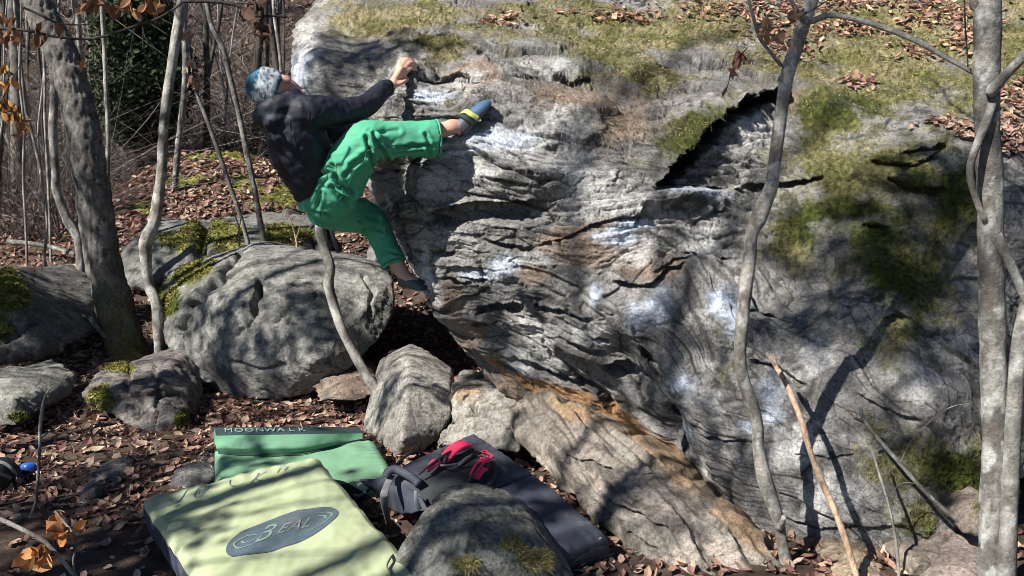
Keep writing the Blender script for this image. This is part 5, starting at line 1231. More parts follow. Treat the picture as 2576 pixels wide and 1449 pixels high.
# hood bunched behind the neck
lofted(jb, [J(748,246,4.10), J(744,252,4.04), J(722,262,4.01), J(692,272,3.99), J(672,286,4.01), J(668,300,4.08), J(690,292,4.20)], [0.035, 0.042, 0.046, 0.052, 0.050, 0.045, 0.03])
lofted(jb, [J(700,285,4.0), J(690,305,3.99), J(692,330,4.01)], [0.05, 0.052, 0.03])
jme = fuse(jb.mesh('j'), 0.0085, 4, 0.5)
v = verts_of(jme); n = normals_of(jme)
ax_t = (JT['pelvis'] - JT['neck']); ax_t /= np.linalg.norm(ax_t)
al = v @ ax_t
d = 0.008 * fbm(v + np.outer(al, ax_t) * 0.9, 6.5, 3, 501) + 0.007 * (1 - 2 * np.abs(noise3(al * 17 + 1.6 * noise3(v[:, 0] * 5, v[:, 1] * 5, v[:, 2] * 5, 3), v[:, 0] * 3, v[:, 2] * 3, 503))) * smooth(-0.3, 0.4, fbm(v, 3, 2, 505)) + 0.0035 * fbm(v, 34, 2, 507)
put_verts(jme, v + n * d[:, None])
jacket = link('jacket', jme, m_jacket, person)

# --- green trousers
tb_ = Bag()
lofted(tb_, [J(786,440,4.205), J(806,470,4.225), J(822,502,4.25), J(828,524,4.26)], [0.115, 0.138, 0.146, 0.105], 20, 28, ra=[0.105, 0.128, 0.14, 0.10])
lofted(tb_, [J(812,508,4.22), J(838,480,4.17), J(868,432,4.14), J(905,375,4.11), J(928,352,4.11), J(965,350,4.14), J(1040,350,4.18), J(1096,349,4.215)], [0.12, 0.118, 0.112, 0.098, 0.094, 0.086, 0.084, 0.088], 44, 26)
lofted(tb_, [J(815,512,4.30), J(850,530,4.38), J(900,542,4.50), J(938,560,4.56), J(965,608,4.54), J(988,660,4.515)], [0.115, 0.105, 0.092, 0.080, 0.068, 0.066], 40, 24)
tme = fuse(tb_.mesh('t'), 0.006, 5, 0.5)
v = verts_of(tme); n = normals_of(tme)
def fold_at(c, dirn, r, freq, seed):
    """a fan of sharp creases round a joint"""
    q_ = v - c; dist = np.linalg.norm(q_, axis=1); dirn = np.array(dirn, float) / np.linalg.norm(dirn)
    return np.exp(-(dist / r) ** 2) * (0.35 - 1.3 * np.exp(-(noise3(q_ @ dirn * freq, dist * 4, 0, seed) / 0.16) ** 2))
d = 0.006 * fbm(v, 3.5, 2, 511) + 0.0022 * fbm(v * np.array([1, 1, 2.0]), 22, 2, 513)
tu, tv = to_px(v); facing = smooth(0.5, -0.1, n[:, 1])
for pts, dep, wid in ([[(921,347),(930,385),(942,425)], 0.015, 7], [[(940,337),(955,370),(973,394)], 0.013, 6], [[(929,376),(910,395),(885,412)], 0.012, 7], [[(1000,372),(1041,365),(1088,368)], 0.009, 6], [[(990,384),(1030,380),(1062,378)], 0.009, 5],
                      [[(838,415),(846,440),(856,468),(886,484)], 0.015, 7], [[(796,446),(812,438),(832,433)], 0.011, 6], [[(790,528),(810,538),(834,542)], 0.010, 6], [[(800,520),(804,500),(808,484)], 0.009, 6], [[(838,468),(852,488),(872,508)], 0.014, 8],
                      [[(870,440),(885,420),(912,404)], 0.009, 7], [[(1070,340),(1078,365),(1080,390)], 0.008, 6], [[(905,556),(925,548),(948,552)], 0.010, 7], [[(918,580),(935,572),(960,580)], 0.009, 6], [[(960,640),(985,632),(1005,640)], 0.008, 6], [[(930,330),(960,332),(1000,328)], 0.006, 8], [[(950,405),(985,400),(1030,396)], 0.010, 7], [[(860,500),(885,505),(910,500)], 0.010, 8]):
    gp = np.array(pts, float); best = np.full(len(v), 1e9); uu = tu + 4 * noise3(tu * 0.05, tv * 0.05, 0, 5); ww = tv + 4 * noise3(tu * 0.05, tv * 0.05, 0, 9)
    for i in range(len(gp) - 1):
        a_ = gp[i]; e_ = gp[i + 1] - a_; t_ = np.clip(((uu - a_[0]) * e_[0] + (ww - a_[1]) * e_[1]) / (e_ @ e_), 0, 1)
        best = np.minimum(best, np.hypot(uu - a_[0] - e_[0] * t_, ww - a_[1] - e_[1] * t_))
    d += facing * dep * (0.75 * np.exp(-((best - wid * 1.5) / (wid * 0.9)) ** 2) - 1.2 * np.exp(-(best / (wid * 0.6)) ** 2))
put_verts(tme, v + n * d[:, None])
trousers = link('trousers', tme, m_trousers, person)
# hems, pocket flap and seam as parts of the trousers
def hem(c0, c1, r, tilt):
    b = Bag(); ax_ = c1 - c0; ax_ /= np.linalg.norm(ax_); q1 = np.cross(ax_, [0, 1, 0]); q1 /= np.linalg.norm(q1); q2 = np.cross(ax_, q1)
    th = np.linspace(0, 2 * np.pi, 33)
    ring = np.array([c1 + (q1 * math.cos(t) + q2 * math.sin(t)) * r * (1 + 0.05 * math.sin(3 * t + tilt)) for t in th])
    b.tube(ring, 0.006, 6); b.build('hem', m_trousers, trousers)
hem(J(1040,350,4.18), J(1098,349,4.218), 0.084, 0.5)
hem(J(965,608,4.54), J(990,664,4.512), 0.062, 1.5)

def seam(me, pts, parent, mat, nm, r=0.0022):
    """a raised stitched seam snapped onto a garment surface"""
    vv_ = verts_of(me); nn_ = normals_of(me); p = catmull(np.array([J(*q_) for q_ in pts]), 26); out_ = []
    for q_ in p:
        k = np.argmin(((vv_ - q_) ** 2).sum(1)); out_.append(vv_[k] + nn_[k] * 0.001)
    b = Bag(); b.tube(catmull(np.array(out_)[::2], 40), r, 5); b.build(nm, mat, parent)
m_seam = mat_flat('seam_thread', (0.025, 0.15, 0.09), 0.8, 0.2)
seam(tme, [(806,545,4.12),(840,520,4.06),(880,465,4.02),(915,400,4.0),(950,372,4.02),(1020,368,4.08),(1090,366,4.12)], trousers, m_seam, 'seam')
seam(tme, [(790,455,4.08),(800,490,4.10),(806,545,4.12)], trousers, m_seam, 'seam')
seam(tme, [(836,452,4.05),(858,470,4.02),(866,500,4.05)], trousers, m_seam, 'seam')
m_seam2 = mat_flat('jacket_seam', (0.03, 0.032, 0.045), 0.8, 0.2)
seam(jme, [(725,300,3.95),(742,360,3.96),(765,420,4.0),(790,470,4.06)], jacket, m_seam2, 'seam', 0.0018)
seam(jme, [(765,250,4.0),(778,285,3.95),(772,320,3.96)], jacket, m_seam2, 'seam', 0.0018)

# --- knit hat with teal ring and speckled band
hb = Bag(); n1, m1 = 40, 60; rows = []
for k in range(n1):
    f = math.pi * (k + 0.02) / n1 * 0.60; th = np.linspace(0, 2 * np.pi, m1, endpoint=False)
    rows.append(np.stack([math.sin(f) * np.cos(th) * 0.0835, math.sin(f) * np.sin(th) * 0.102, np.full(m1, math.cos(f)) * 0.104], 1))
for sc in (0.985, 0.95):                                              # turn the rim in
    rows.append(rows[n1 - 1] * np.array([sc, sc, 1]) + np.array([0, 0, -0.003 if sc > 0.97 else 0.004]))
Hl = np.array(rows); hl = Hl.reshape(-1, 3)
hn = hl / np.linalg.norm(hl, axis=1)[:, None]
tt = np.repeat(np.arange(len(rows)) / n1, m1); an = np.tile(np.linspace(0, 2 * np.pi, m1, endpoint=False), len(rows))
kn = np.sin(an * 30) * 0.5 + np.sin(tt * 90 + (np.sin(an * 30) > 0) * 3) * 0.5
hl2 = hl + hn * (0.0035 * kn + 0.005 * fbm(hl, 18, 2, 531))[:, None]
W3 = hl2 @ np.array(hax) + head_pt(0, -0.010, 0.030)
sp = fbm(hl, 70, 2, 533); sp2 = noise3(an * 9.5, tt * 34, 0, 535)
hc = np.ones((len(hl), 3)) * np.array([0.09, 0.12, 0.15])
hc = mixc(hc, np.array([0.42, 0.46, 0.50]), smooth(-0.1, 0.5, sp + 0.35) * smooth(0.36, 0.46, tt) * smooth(0.98, 0.86, tt))
hc = mixc(hc, np.array([0.01, 0.14, 0.24]), smooth(0.30, 0.36, tt) * smooth(0.52, 0.44, tt) * smooth(-0.35, 0.2, sp2))
hc = mixc(hc, np.array([0.015, 0.06, 0.10]), smooth(0.30, 0.24, tt))
hc = mixc(hc, np.array([0.02, 0.10, 0.16]), smooth(0.90, 0.96, tt) * smooth(-0.5, 0.2, sp2 + 0.3))
hb.add(W3, grid_faces(len(rows), m1, wrap=True), hc); hb.build('knit_hat', m_knit, person)

# --- climbing shoes
def shoe(heel, toe, solen, bright, nm='climbing_shoe'):
    ax_ = toe - heel; ln = np.linalg.norm(ax_); ax_ /= ln; sn = np.array(solen, float); sn -= ax_ * sn.dot(ax_); sn /= np.linalg.norm(sn); sd = np.cross(ax_, sn)
    prof = [(-0.02, 0.012, 0.016, 0.0), (0.02, 0.030, 0.036, 0.0), (0.15, 0.036, 0.042, 0.002), (0.32, 0.036, 0.040, 0.0), (0.50, 0.038, 0.036, 0.002), (0.68, 0.043, 0.032, 0.004), (0.84, 0.040, 0.026, 0.006), (0.95, 0.028, 0.018, 0.008), (1.0, 0.010, 0.008, 0.010)]
    pr = catmull(np.array(prof), 34); S_ = 26; th = np.linspace(0, 2 * np.pi, S_, endpoint=False)
    V = []; lc = []
    for (t, w, h, off) in pr:
        cs, sn_ = np.cos(th), np.sin(th)
        hh = np.where(sn_ < 0, h * 1.1, h * 0.72)                        # flatter towards the sole (+)
        V.append(heel + ax_ * ln * t + np.outer(cs * w, sd) + np.outer(np.sign(sn_) * np.abs(sn_) ** 0.8 * hh + off, sn))
        lc.append(np.stack([np.full(S_, t), sn_, cs], 1))
    V = np.array(V).reshape(-1, 3); lc = np.array(lc).reshape(-1, 3)
    V = np.concatenate([V, V[:S_].mean(0)[None], V[-S_:].mean(0)[None]]); lc = np.concatenate([lc, [[0, 0, 0]], [[1, 0, 0]]])
    K = np.array([0.055, 0.11, 0.20]) if bright else np.array([0.05, 0.068, 0.095])
    c = np.ones((len(V), 3)) * K
    c = mixc(c, np.array([0.075, 0.078, 0.085]), smooth(0.05, 0.25, lc[:, 1]) + 0 * c[:, 0])
    c = mixc(c, np.array([0.018, 0.018, 0.02]), smooth(0.62, 0.8, lc[:, 1]))
    c = mixc(c, np.array([0.07, 0.072, 0.078]), smooth(0.48, 0.40, lc[:, 0]) * smooth(-0.8, -0.5, lc[:, 1]))
    b = Bag(); q_ = 34 * S_; b.add(V, np.concatenate([grid_faces(34, S_, wrap=True)[:, ::-1], [[j, (j + 1) % S_, q_, q_] for j in range(S_)], [[33 * S_ + (j + 1) % S_, 33 * S_ + j, q_ + 1, q_ + 1] for j in range(S_)]]), c)
    o = b.build(nm, m_shoe, person)
    return o, ax_, sn, sd, ln
m_strap = mat_flat('lime_strap', (0.42, 0.50, 0.12), 0.6, 0.3, 0.08, 30, 0.2)
heel, toe = J(1156,332,4.24), J(1229,252,4.315)
so, ax_, sn, sd, ln = shoe(heel, toe, (0.72, 0.38, -0.55), True)
c0 = heel + ax_ * ln * 0.40
sdn = sd if sd[1] < 0 else -sd
b = Bag(); ribbon(b, [c0 - sn * 0.050 - sdn * 0.018 - ax_ * 0.01, c0 - sn * 0.050 + sdn * 0.016, c0 - sn * 0.026 + sdn * 0.042, c0 + sn * 0.010 + sdn * 0.046 + ax_ * 0.01], 0.026, 0.004, ax_); b.build('strap', m_strap, so)
b = Bag(); ribbon(b, [c0 - sn * 0.046 - ax_ * 0.028 - sdn * 0.03, c0 - sn * 0.052 - ax_ * 0.03 + sdn * 0.014, c0 - sn * 0.03 - ax_ * 0.03 + sdn * 0.04, c0 + sn * 0.012 - ax_ * 0.025 + sdn * 0.046], 0.024, 0.005, ax_); b.build('ankle_cuff', m_charcoal, so)
b = Bag(); b.tube(catmull([heel - ax_ * 0.004 - sn * 0.01, heel - ax_ * 0.022 - sn * 0.012 + sdn * 0.01, heel - ax_ * 0.024 + sn * 0.012 + sdn * 0.01, heel - ax_ * 0.004 + sn * 0.02], 12), 0.004, 6); b.build('heel_loop', m_charcoal, so)
shoe(J(1006,706,4.505), J(1074,722,4.465), (0.30, 0.10, -0.95), False)
# ================================================================== dead leaves, moss tufts, dry grass
m_leaf = mat_attr('dead_leaf', 0.3, 60, 0.75, 0.25, 0.25, 0.003, 140, transl=0.15)
m_moss = mat_attr('moss_blade', 0.25, 80, 0.95, 0.1, 0.0, transl=0.2)
LEAF_T = np.array([(0, 0, 0), (0.33, 0, -0.03), (0.70, 0, -0.03), (1, 0, 0.06), (0.26, 0.20, 0.05), (0.62, 0.23, 0.05), (0.26, -0.20, 0.05), (0.62, -0.23, 0.05)])
LEAF_F = np.array([[0, 1, 4, 4], [1, 2, 5, 4], [2, 3, 5, 5], [0, 6, 1, 1], [1, 6, 7, 2], [2, 7, 3, 3]])
PAL = np.array([(0.22, 0.125, 0.095), (0.31, 0.19, 0.14), (0.14, 0.078, 0.062), (0.40, 0.28, 0.20), (0.25, 0.15, 0.125), (0.34, 0.225, 0.18), (0.47, 0.36, 0.27), (0.17, 0.095, 0.08)])
def leaf_array(pos, nrm, size, rg, tilt=0.5, hang=False):
    n = len(pos)
    nrm = nrm + rg.normal(0, tilt, (n, 3)); nrm /= np.linalg.norm(nrm, axis=1)[:, None]
    a = rg.normal(0, 1, (n, 3))
    if hang: a = a * 0.5 + np.array([0, 0, -1.0])
    a -= nrm * (a * nrm).sum(1)[:, None]; a /= np.linalg.norm(a, axis=1)[:, None]
    b_ = np.cross(nrm, a)
    T = np.repeat(LEAF_T[None], n, 0).copy()
    curl = rg.uniform(-0.6, 1.6, (n, 1)); T[:, :, 2] *= (0.5 + 2.2 * rg.rand(n, 1)); T[:, :, 2] += curl * 0.25 * (T[:, :, 0] - 0.4) ** 2
    T[:, :, 1] *= rg.uniform(0.7, 1.5, (n, 1)); T[:, :, 0] -= 0.5
    T *= size[:, None, None]
    return pos[:, None] + T[:, :, :1] * a[:, None] + T[:, :, 1:2] * b_[:, None] + T[:, :, 2:] * nrm[:, None]
def leaf_cols(n, rg, pal=PAL):
    c = pal[rg.randint(0, len(pal), n)] * rg.uniform(0.75, 1.3, (n, 1))
    return np.repeat(c[:, None], 8, 1).reshape(-1, 3)
def leaves_obj(name, pos, nrm, size, rg, parent=None, tilt=0.5, pal=PAL, hang=False):
    V = leaf_array(pos, nrm, size, rg, tilt, hang); n = len(pos)
    F = (LEAF_F[None] + (np.arange(n) * 8)[:, None, None]).reshape(-1, 4)
    b = Bag(); b.add(V.reshape(-1, 3), F, leaf_cols(n, rg, pal))
    o = b.build(name, m_leaf, parent, False); o['kind'] = 'stuff'
    return o
rg = np.random.RandomState(11)
def ground_pts(n, x0, x1, y0, y1, keep=None):
    x = rg.uniform(x0, x1, n); y = rg.uniform(y0, y1, n)
    if keep is not None:
        k = keep(x, y); x, y = x[k], y[k]
    e = 0.05; z = ground_h(x, y)
    nx = -(ground_h(x + e, y) - z) / e; ny = -(ground_h(x, y + e) - z) / e
    nn = np.stack([nx, ny, np.ones_like(x)], -1); nn /= np.linalg.norm(nn, axis=1)[:, None]
    return np.stack([x, y, z + 0.006 + 0.012 * rg.rand(len(x))], -1), nn
in_view = lambda x, y: (x > -0.72 * y - 1.2) & (x < 0.72 * y + 1.2)
def patchy(x, y):
    p = np.stack([x, y, 0 * x], -1)
    bare = smooth(4.0, 3.3, y) * smooth(-0.7, -1.1, x)
    return in_view(x, y) & (rg.rand(len(x)) < (1 - 0.72 * bare) * (1) * ( 0.35 + 0.9 * smooth(-0.5, 0.4, fbm(p, 1.3, 3, 601)) * (0.35 + 0.65 * smooth(3.2, 4.4, y + 0.3 * fbm(p, 2, 2, 603)))))
pa, na = ground_pts(40000, -5.6, 1.6, 2.5, 7.2, patchy)
pr_, nr_ = ground_pts(7000, 1.6, 6.0, 2.2, 9.0, in_view)
pb_, nb_ = ground_pts(19000, -8, 1.5, 7.2, 13.5, in_view)
pc, nc_ = ground_pts(26000, -22, 9, 13.5, 38, in_view)
# the nearest ones one by one
U_, V_ = to_px(pa); dist = pa[:, 1]
cand = np.where((U_ > -10) & (U_ < 2586) & (V_ > 850) & (V_ < 1460))[0]
cand = cand[np.argsort(dist[cand])][:270]
mask = np.ones(len(pa), bool); mask[cand] = False
leaves_obj('leaf_litter', np.concatenate([pa[mask], pr_, pb_]), np.concatenate([na[mask], nr_, nb_]), np.concatenate([0.022 + 0.068 * rg.rand(mask.sum() + len(pr_)) ** 2.2, rg.uniform(0.045, 0.08, len(pb_))]), rg, ground, 0.45)
leaves_obj('leaf_litter', pc, nc_, rg.uniform(0.10, 0.22, len(pc)), rg, ground, 0.45, np.array([(0.15, 0.105, 0.092), (0.21, 0.15, 0.13), (0.10, 0.07, 0.062), (0.27, 0.20, 0.175)]))
LM = []
for k in range(8):
    V = leaf_array(np.zeros((1, 3)), np.array([[0, 0, 1.0]]), np.array([0.052]), rg, 0.15); b = Bag(); b.add(V.reshape(-1, 3), LEAF_F, np.repeat(PAL[k][None], 8, 0)); me = b.mesh('leaf', False); me.materials.append(m_leaf); LM.append(me)
for k, i in enumerate(cand):
    o = bpy.data.objects.new('leaf', LM[k % 8]); COL.objects.link(o); o.parent = ground
    o.location = pa[i]; s_ = rg.uniform(0.7, 1.25); o.scale = (s_, s_, s_); o.rotation_euler = (rg.normal(0, 0.35), rg.normal(0, 0.35), rg.uniform(0, 6.28))
# leaves and moss on the mound and the boulder tops
mv = verts_of(mound.data); mn_ = normals_of(mound.data)
mat_ = np.empty(len(mv) * 4, np.float32); mound.data.color_attributes['col'].data.foreach_get('color', mat_); mat_ = mat_.reshape(-1, 4)
ok = np.where((mn_[:, 2] > 0.15) & ((mat_[:, 1] < mat_[:, 2] * 1.9) | (rg.rand(len(mv)) < 0.12)))[0]; pick = rg.choice(ok, 5200)
leaves_obj('leaf_litter', mv[pick] + mn_[pick] * 0.02 + rg.normal(0, 0.015, (len(pick), 3)), mn_[pick], rg.uniform(0.05, 0.12, len(pick)), rg, mound, 0.4)
g2 = grid2.reshape(-1, 3); gn = FRONT_N.reshape(-1, 3); Uf = Ug.ravel(); Vf = Vg.ravel(); frf = front.ravel() > 0.5
lp = blobs(Uf, Vf, [(1950,20,260,26),(2150,14,200,24),(1960,70,80,34),(2000,120,60,30),(2380,40,120,40),(2430,90,60,40),(1550,40,120,14),(2370,305,50,16),(2425,325,40,20),(1260,48,60,16),(1900,40,120,20),(2130,70,90,24),(2160,210,50,16),(2300,130,60,20),(2540,330,60,60),(2560,250,60,40)])
w = (lp ** 1.5) * frf; w /= w.sum(); pick = rg.choice(len(w), 2100, p=w)
near = np.argsort(g2[pick][:, 1])[:220]; one = pick[near]; pick = np.delete(pick, near)
for k, i in enumerate(one):
    o = bpy.data.objects.new('leaf', LM[(3, 5, 6, 1, 4)[k % 5]]); COL.objects.link(o); o.parent = boulder
    o.location = g2[i] + np.array([0, -0.015, 0.012]); s_ = rg.uniform(0.6, 1.1); o.scale = (s_, s_, s_)
    nq = Vector(gn[i] + np.array([0, 0, 0.5]) + rg.normal(0, 0.35, 3)).normalized()
    o.rotation_mode = 'QUATERNION'; o.rotation_quaternion = nq.to_track_quat('Z', 'Y') @ Matrix.Rotation(rg.uniform(0, 6.28), 3, 'Z').to_quaternion()
leaves_obj('leaf_litter', g2[pick] + np.array([0, -0.015, 0.012]), gn[pick] + np.array([0, 0, 0.5]), rg.uniform(0.028, 0.058, len(pick)), rg, boulder, 0.45, np.array([(0.30, 0.18, 0.12), (0.38, 0.25, 0.17), (0.22, 0.12, 0.085), (0.44, 0.31, 0.22), (0.26, 0.15, 0.13)]))

def blades(name, pos, nrm, length, col, rg, parent, droop=0.5, width=0.0016, spread=0.6):
    n = len(pos); d = nrm + rg.normal(0, spread, (n, 3)) + np.array([0, 0, -droop]); d /= np.linalg.norm(d, axis=1)[:, None]
    s_ = np.cross(d, rg.normal(0, 1, (n, 3))); s_ /= np.linalg.norm(s_, axis=1)[:, None]; s_ *= width * (0.6 + 0.8 * rg.rand(n, 1))
    mid = pos + d * length[:, None] * 0.55; tip = pos + d * length[:, None] + np.array([0, 0, -0.25]) * length[:, None]
    V = np.stack([pos - s_, pos + s_, mid + s_ * 0.8, mid - s_ * 0.8, tip], 1)
    F = (np.array([[0, 1, 2, 3], [3, 2, 4, 4]])[None] + (np.arange(n) * 5)[:, None, None]).reshape(-1, 4)
    b = Bag(); b.add(V.reshape(-1, 3), F, np.repeat(col[:, None], 5, 1).reshape(-1, 3)); o = b.build(name, m_moss, parent, False); o['kind'] = 'stuff'; return o
mf = moss.ravel() * frf; w = np.where(mf > 0.15, mf, 0); w /= w.sum(); pick = rg.choice(len(w), 110000, p=w)
mcol = mossc.reshape(-1, 3)[pick] * rg.uniform(0.6, 1.7, (len(pick), 1))
dry = rg.rand(len(pick)) < 0.28 * smooth(330, 150, Vf[pick]); mcol[dry] = np.array([0.40, 0.33, 0.19]) * rg.uniform(0.6, 1.2, (dry.sum(), 1))
blades('moss', g2[pick] - gn[pick] * 0.004, gn[pick], rg.uniform(0.004, 0.013, len(pick)) * np.where(dry, 2.2, 1), np.clip(mcol, 0.01, 0.7), rg, boulder, 0.35, 0.0022)
# pale dry grass hanging in the cracks of the upper face
gm = blobs(Uf, Vf, [(1550,320,170,60),(1400,250,120,60),(1640,200,150,60),(1700,330,80,40),(1480,290,120,40),(1130,120,90,40),(1290,70,160,30),(1850,150,150,60),(2000,190,100,40)])
w = (gm ** 2) * frf; w /= w.sum(); pick = rg.choice(len(w), 9000, p=w)
blades('dry_grass', g2[pick] - gn[pick] * 0.004, gn[pick], rg.uniform(0.012, 0.04, len(pick)), np.array([0.36, 0.29, 0.18]) * rg.uniform(0.4, 1.3, (len(pick), 1)), rg, boulder, 0.7, 0.0012)
# moss on the smaller rocks, grass on the near stone
for o in [o_ for o_ in COL.objects if 'moss_mean' in o_ and o_['moss_mean'] > 0.01]:
    v = verts_of(o.data); n = normals_of(o.data)
    at = np.empty(len(v) * 4, np.float32); o.data.color_attributes['col'].data.foreach_get('color', at); cc = at.reshape(-1, 4)[:, :3]
    gw = ((cc[:, 1] > cc[:, 2] * 1.9) & (n[:, 1] < 0.5)).astype(float)
    if gw.sum() < 20: continue
    near = v[:, 1].min() < 3.2
    k = 6500 if near else 5000
    pick = rg.choice(len(v), k, p=gw / gw.sum())
    cl = np.clip(cc[pick] * rg.uniform(0.7, 1.9, (k, 1)), 0, 1)
    if near: cl = np.where(rg.rand(k, 1) < 0.55, np.array([0.42, 0.37, 0.20]) * rg.uniform(0.5, 1.2, (k, 1)), cl)
    sc = float(np.clip(v[:, 1].mean() / 4.5, 0.7, 2.2))
    blades('dry_grass' if near else 'moss', v[pick] - n[pick] * 0.003, n[pick], rg.uniform(0.008, 0.024, k) * (1.8 if near else sc), cl, rg, o, 0.25, 0.0011 if near else 0.003 * sc, 0.6)
for o_ in COL.objects:
    if 'moss_mean' in o_: del o_['moss_mean']
# ivy on the dark tree beyond the mound
n = 9000; t = rg.rand(n); ctr = np.array([tuple(P(352 + 12 * math.sin(k * 6), 335 - 330 * k, 12.3)) for k in t])
off = rg.normal(0, 1, (n, 3)); off /= np.linalg.norm(off, axis=1)[:, None]
rad_ = (0.22 + 0.42 * np.abs(fbm(ctr, 1.5, 2, 611))) * (0.6 + 0.6 * rg.rand(n)) * (1.0 + 0.6 * np.exp(-((t - 0.25) / 0.25) ** 2))
pos = ctr + off * np.array([1, 1, 0.6]) * rad_[:, None]
leaves_obj('ivy', pos - np.array(ivy_tree.location), off, rg.uniform(0.06, 0.11, n), rg, ivy_tree, 0.5, np.array([(0.02, 0.035, 0.012), (0.03, 0.05, 0.018), (0.045, 0.07, 0.03), (0.015, 0.025, 0.01)]))
# ================================================================== twigs with dead leaves, trees out of the picture that shade the place
def clump(bag, leaves, start, c, r, n_tw, n_lf, rg_, rng_, style='dark', rs=0.012):
    """a branch reaching to c that breaks into twigs with n_lf dry leaves within r"""
    start = Vector(start); c = Vector(c); mid = (start + c) / 2 + Vector((rng_.uniform(-0.15, 0.15), rng_.uniform(-0.15, 0.15), rng_.uniform(0.0, 0.2)))
    pa_ = catmull(np.array([tuple(start), tuple(mid), tuple(c)]), 12); V, F = tube_np(pa_, np.linspace(rs, rs * 0.45, 12), 5); bag.add(V, F, bark_col(V, style, 5))
    for k in range(n_tw):
        d = Vector((rng_.gauss(0, 1), rng_.gauss(0, 1), rng_.gauss(0, 0.8))).normalized()
        i = rng_.randint(7, 11)
        grow(bag, pa_[i], d, r * rng_.uniform(0.7, 1.3), rs * 0.35, 1, rng_, style)
    if n_lf:
        q_ = rg_.normal(0, 0.5, (n_lf, 3)) * r * np.array([1, 1, 0.8]) + np.array(c); leaves.append(q_)

BROWN = np.array([(0.22, 0.11, 0.055), (0.30, 0.16, 0.08), (0.16, 0.08, 0.045), (0.36, 0.21, 0.11)])
def shade_tree(name, label, x, y, h, r0, clumps, seed, bare=6, lean=(0, 0)):
    """a tree beside the viewer; clumps are (picture u, v, depth of the shaded spot, distance up the sun ray, radius, twigs, leaves)"""
    rng_ = random.Random(seed); rg_ = np.random.RandomState(seed)
    z0 = gz(x, y); root = empty(name, (x, y, z0)); tag(root, label, 'tree', 'trees standing beside the viewer')
    path = [Vector((0, 0, -0.15))]; d = Vector((lean[0], lean[1], 1)).normalized()
    for k in range(8):
        d = (d + Vector((rng_.uniform(-0.08, 0.08), rng_.uniform(-0.08, 0.08), 0.05))).normalized(); path.append(path[-1] + d * h / 8)
    V, F, C = limb_mesh([tuple(p) for p in path], np.linspace(r0, r0 * 0.35, 9), 14, 'grey', seed, 0.06, step=0.06)
    b = Bag(); b.add(V, F, C); b.build('trunk', m_bark, root)
    b = Bag(); lv = []
    for (u, v, Yq, t, r, tw, nl) in clumps:
        c = Vector(P(u, v, Yq)) + SUN * t - Vector(root.location)
        zs = max(0.5, min(h * 0.95, c.z - 0.5 - 0.3 * (Vector((c.x, c.y)).length))); i = int(np.clip(zs / h * 8, 1, 8))
        clump(b, lv, path[i], c, r, tw, nl, rg_, rng_, rs=0.010 + 0.012 * min(1, r))
    for k in range(bare):
        i = rng_.randint(4, 8); a = rng_.uniform(0, 6.28); grow(b, path[i], Vector((math.cos(a), math.sin(a), 0.8)), rng_.uniform(1.0, 2.2), r0 * 0.3, 2, rng_, 'grey')
    b.build('crown', m_bark, root)
    if lv:
        q_ = np.concatenate(lv); leaves_obj('foliage', q_, rg_.normal(0, 1, q_.shape), rg_.uniform(0.06, 0.11, len(q_)), rg_, root, 0.6, BROWN, True)
    return root
shade_tree('shade_tree', 'tree out of the picture that shades the boulder nose and the climber lower leg', -5.3, 2.2, 8.0, 0.09,
    [(900,90,5.0,6.5,0.34,6,170),(1000,140,4.9,6.8,0.30,5,140),(860,200,4.9,6.3,0.18,3,50),(985,450,4.65,5.7,0.2,3,220),(950,440,4.9,5.7,0.2,3,200),(960,500,4.8,5.7,0.26,4,300),(995,600,4.7,5.7,0.24,4,260),(1010,680,4.7,5.7,0.2,3,160),(1020,760,4.6,5.7,0.2,3,90),(930,560,4.5,5.3,0.16,3,60),(560,600,9,8.0,0.5,6,60)], 31, 0, (-0.05, 0.05))
shade_tree('shade_tree', 'tree out of the picture whose branches shade the mossy right part of the boulder', -4.2, -0.7, 9.5, 0.07,
    [(2250,600,4.0,8.7,0.50,6,403),(2380,750,3.8,9.0,0.50,6,403),(2150,760,3.9,8.7,0.36,5,170),(2420,950,3.7,8.4,0.30,4,139),(1950,820,3.9,8.1,0.26,4,93),(1650,930,4.0,7.5,0.22,4,93),(2450,450,4.2,9.0,0.45,5,310),(2330,430,4.2,9.0,0.3,4,139),(1850,1150,3.7,7.2,0.22,4,62),(2300,1150,3.5,8.0,0.28,4,93),(1180,800,4.3,8.7,0.16,3,62)], 32, 3, (0.02, 0.03))
shade_tree('shade_tree', 'tree out of the picture that shades the mats and the leaves at lower left', -5.6, 0.3, 6.0, 0.10,
    [(200,1330,3.4,6.1,0.36,6,325),(60,1230,3.8,6.5,0.36,6,310),(330,1180,4.2,6.3,0.34,5,186),(420,1340,3.5,5.7,0.26,5,186),(560,1400,3.3,5.7,0.20,4,93),(640,1190,4.1,6.1,0.18,4,62),(850,1110,4.6,6.1,0.16,3,62),(1130,1220,3.9,6.8,0.22,4,124),(1200,1330,3.0,6.8,0.24,4,155),(1330,1250,3.6,7.2,0.20,4,93),(980,1000,4.9,6.5,0.18,3,77),(520,1300,3.6,5.7,0.2,6,10),(700,1250,3.8,5.9,0.25,7,6)], 33, 0, (0.05, 0.02))
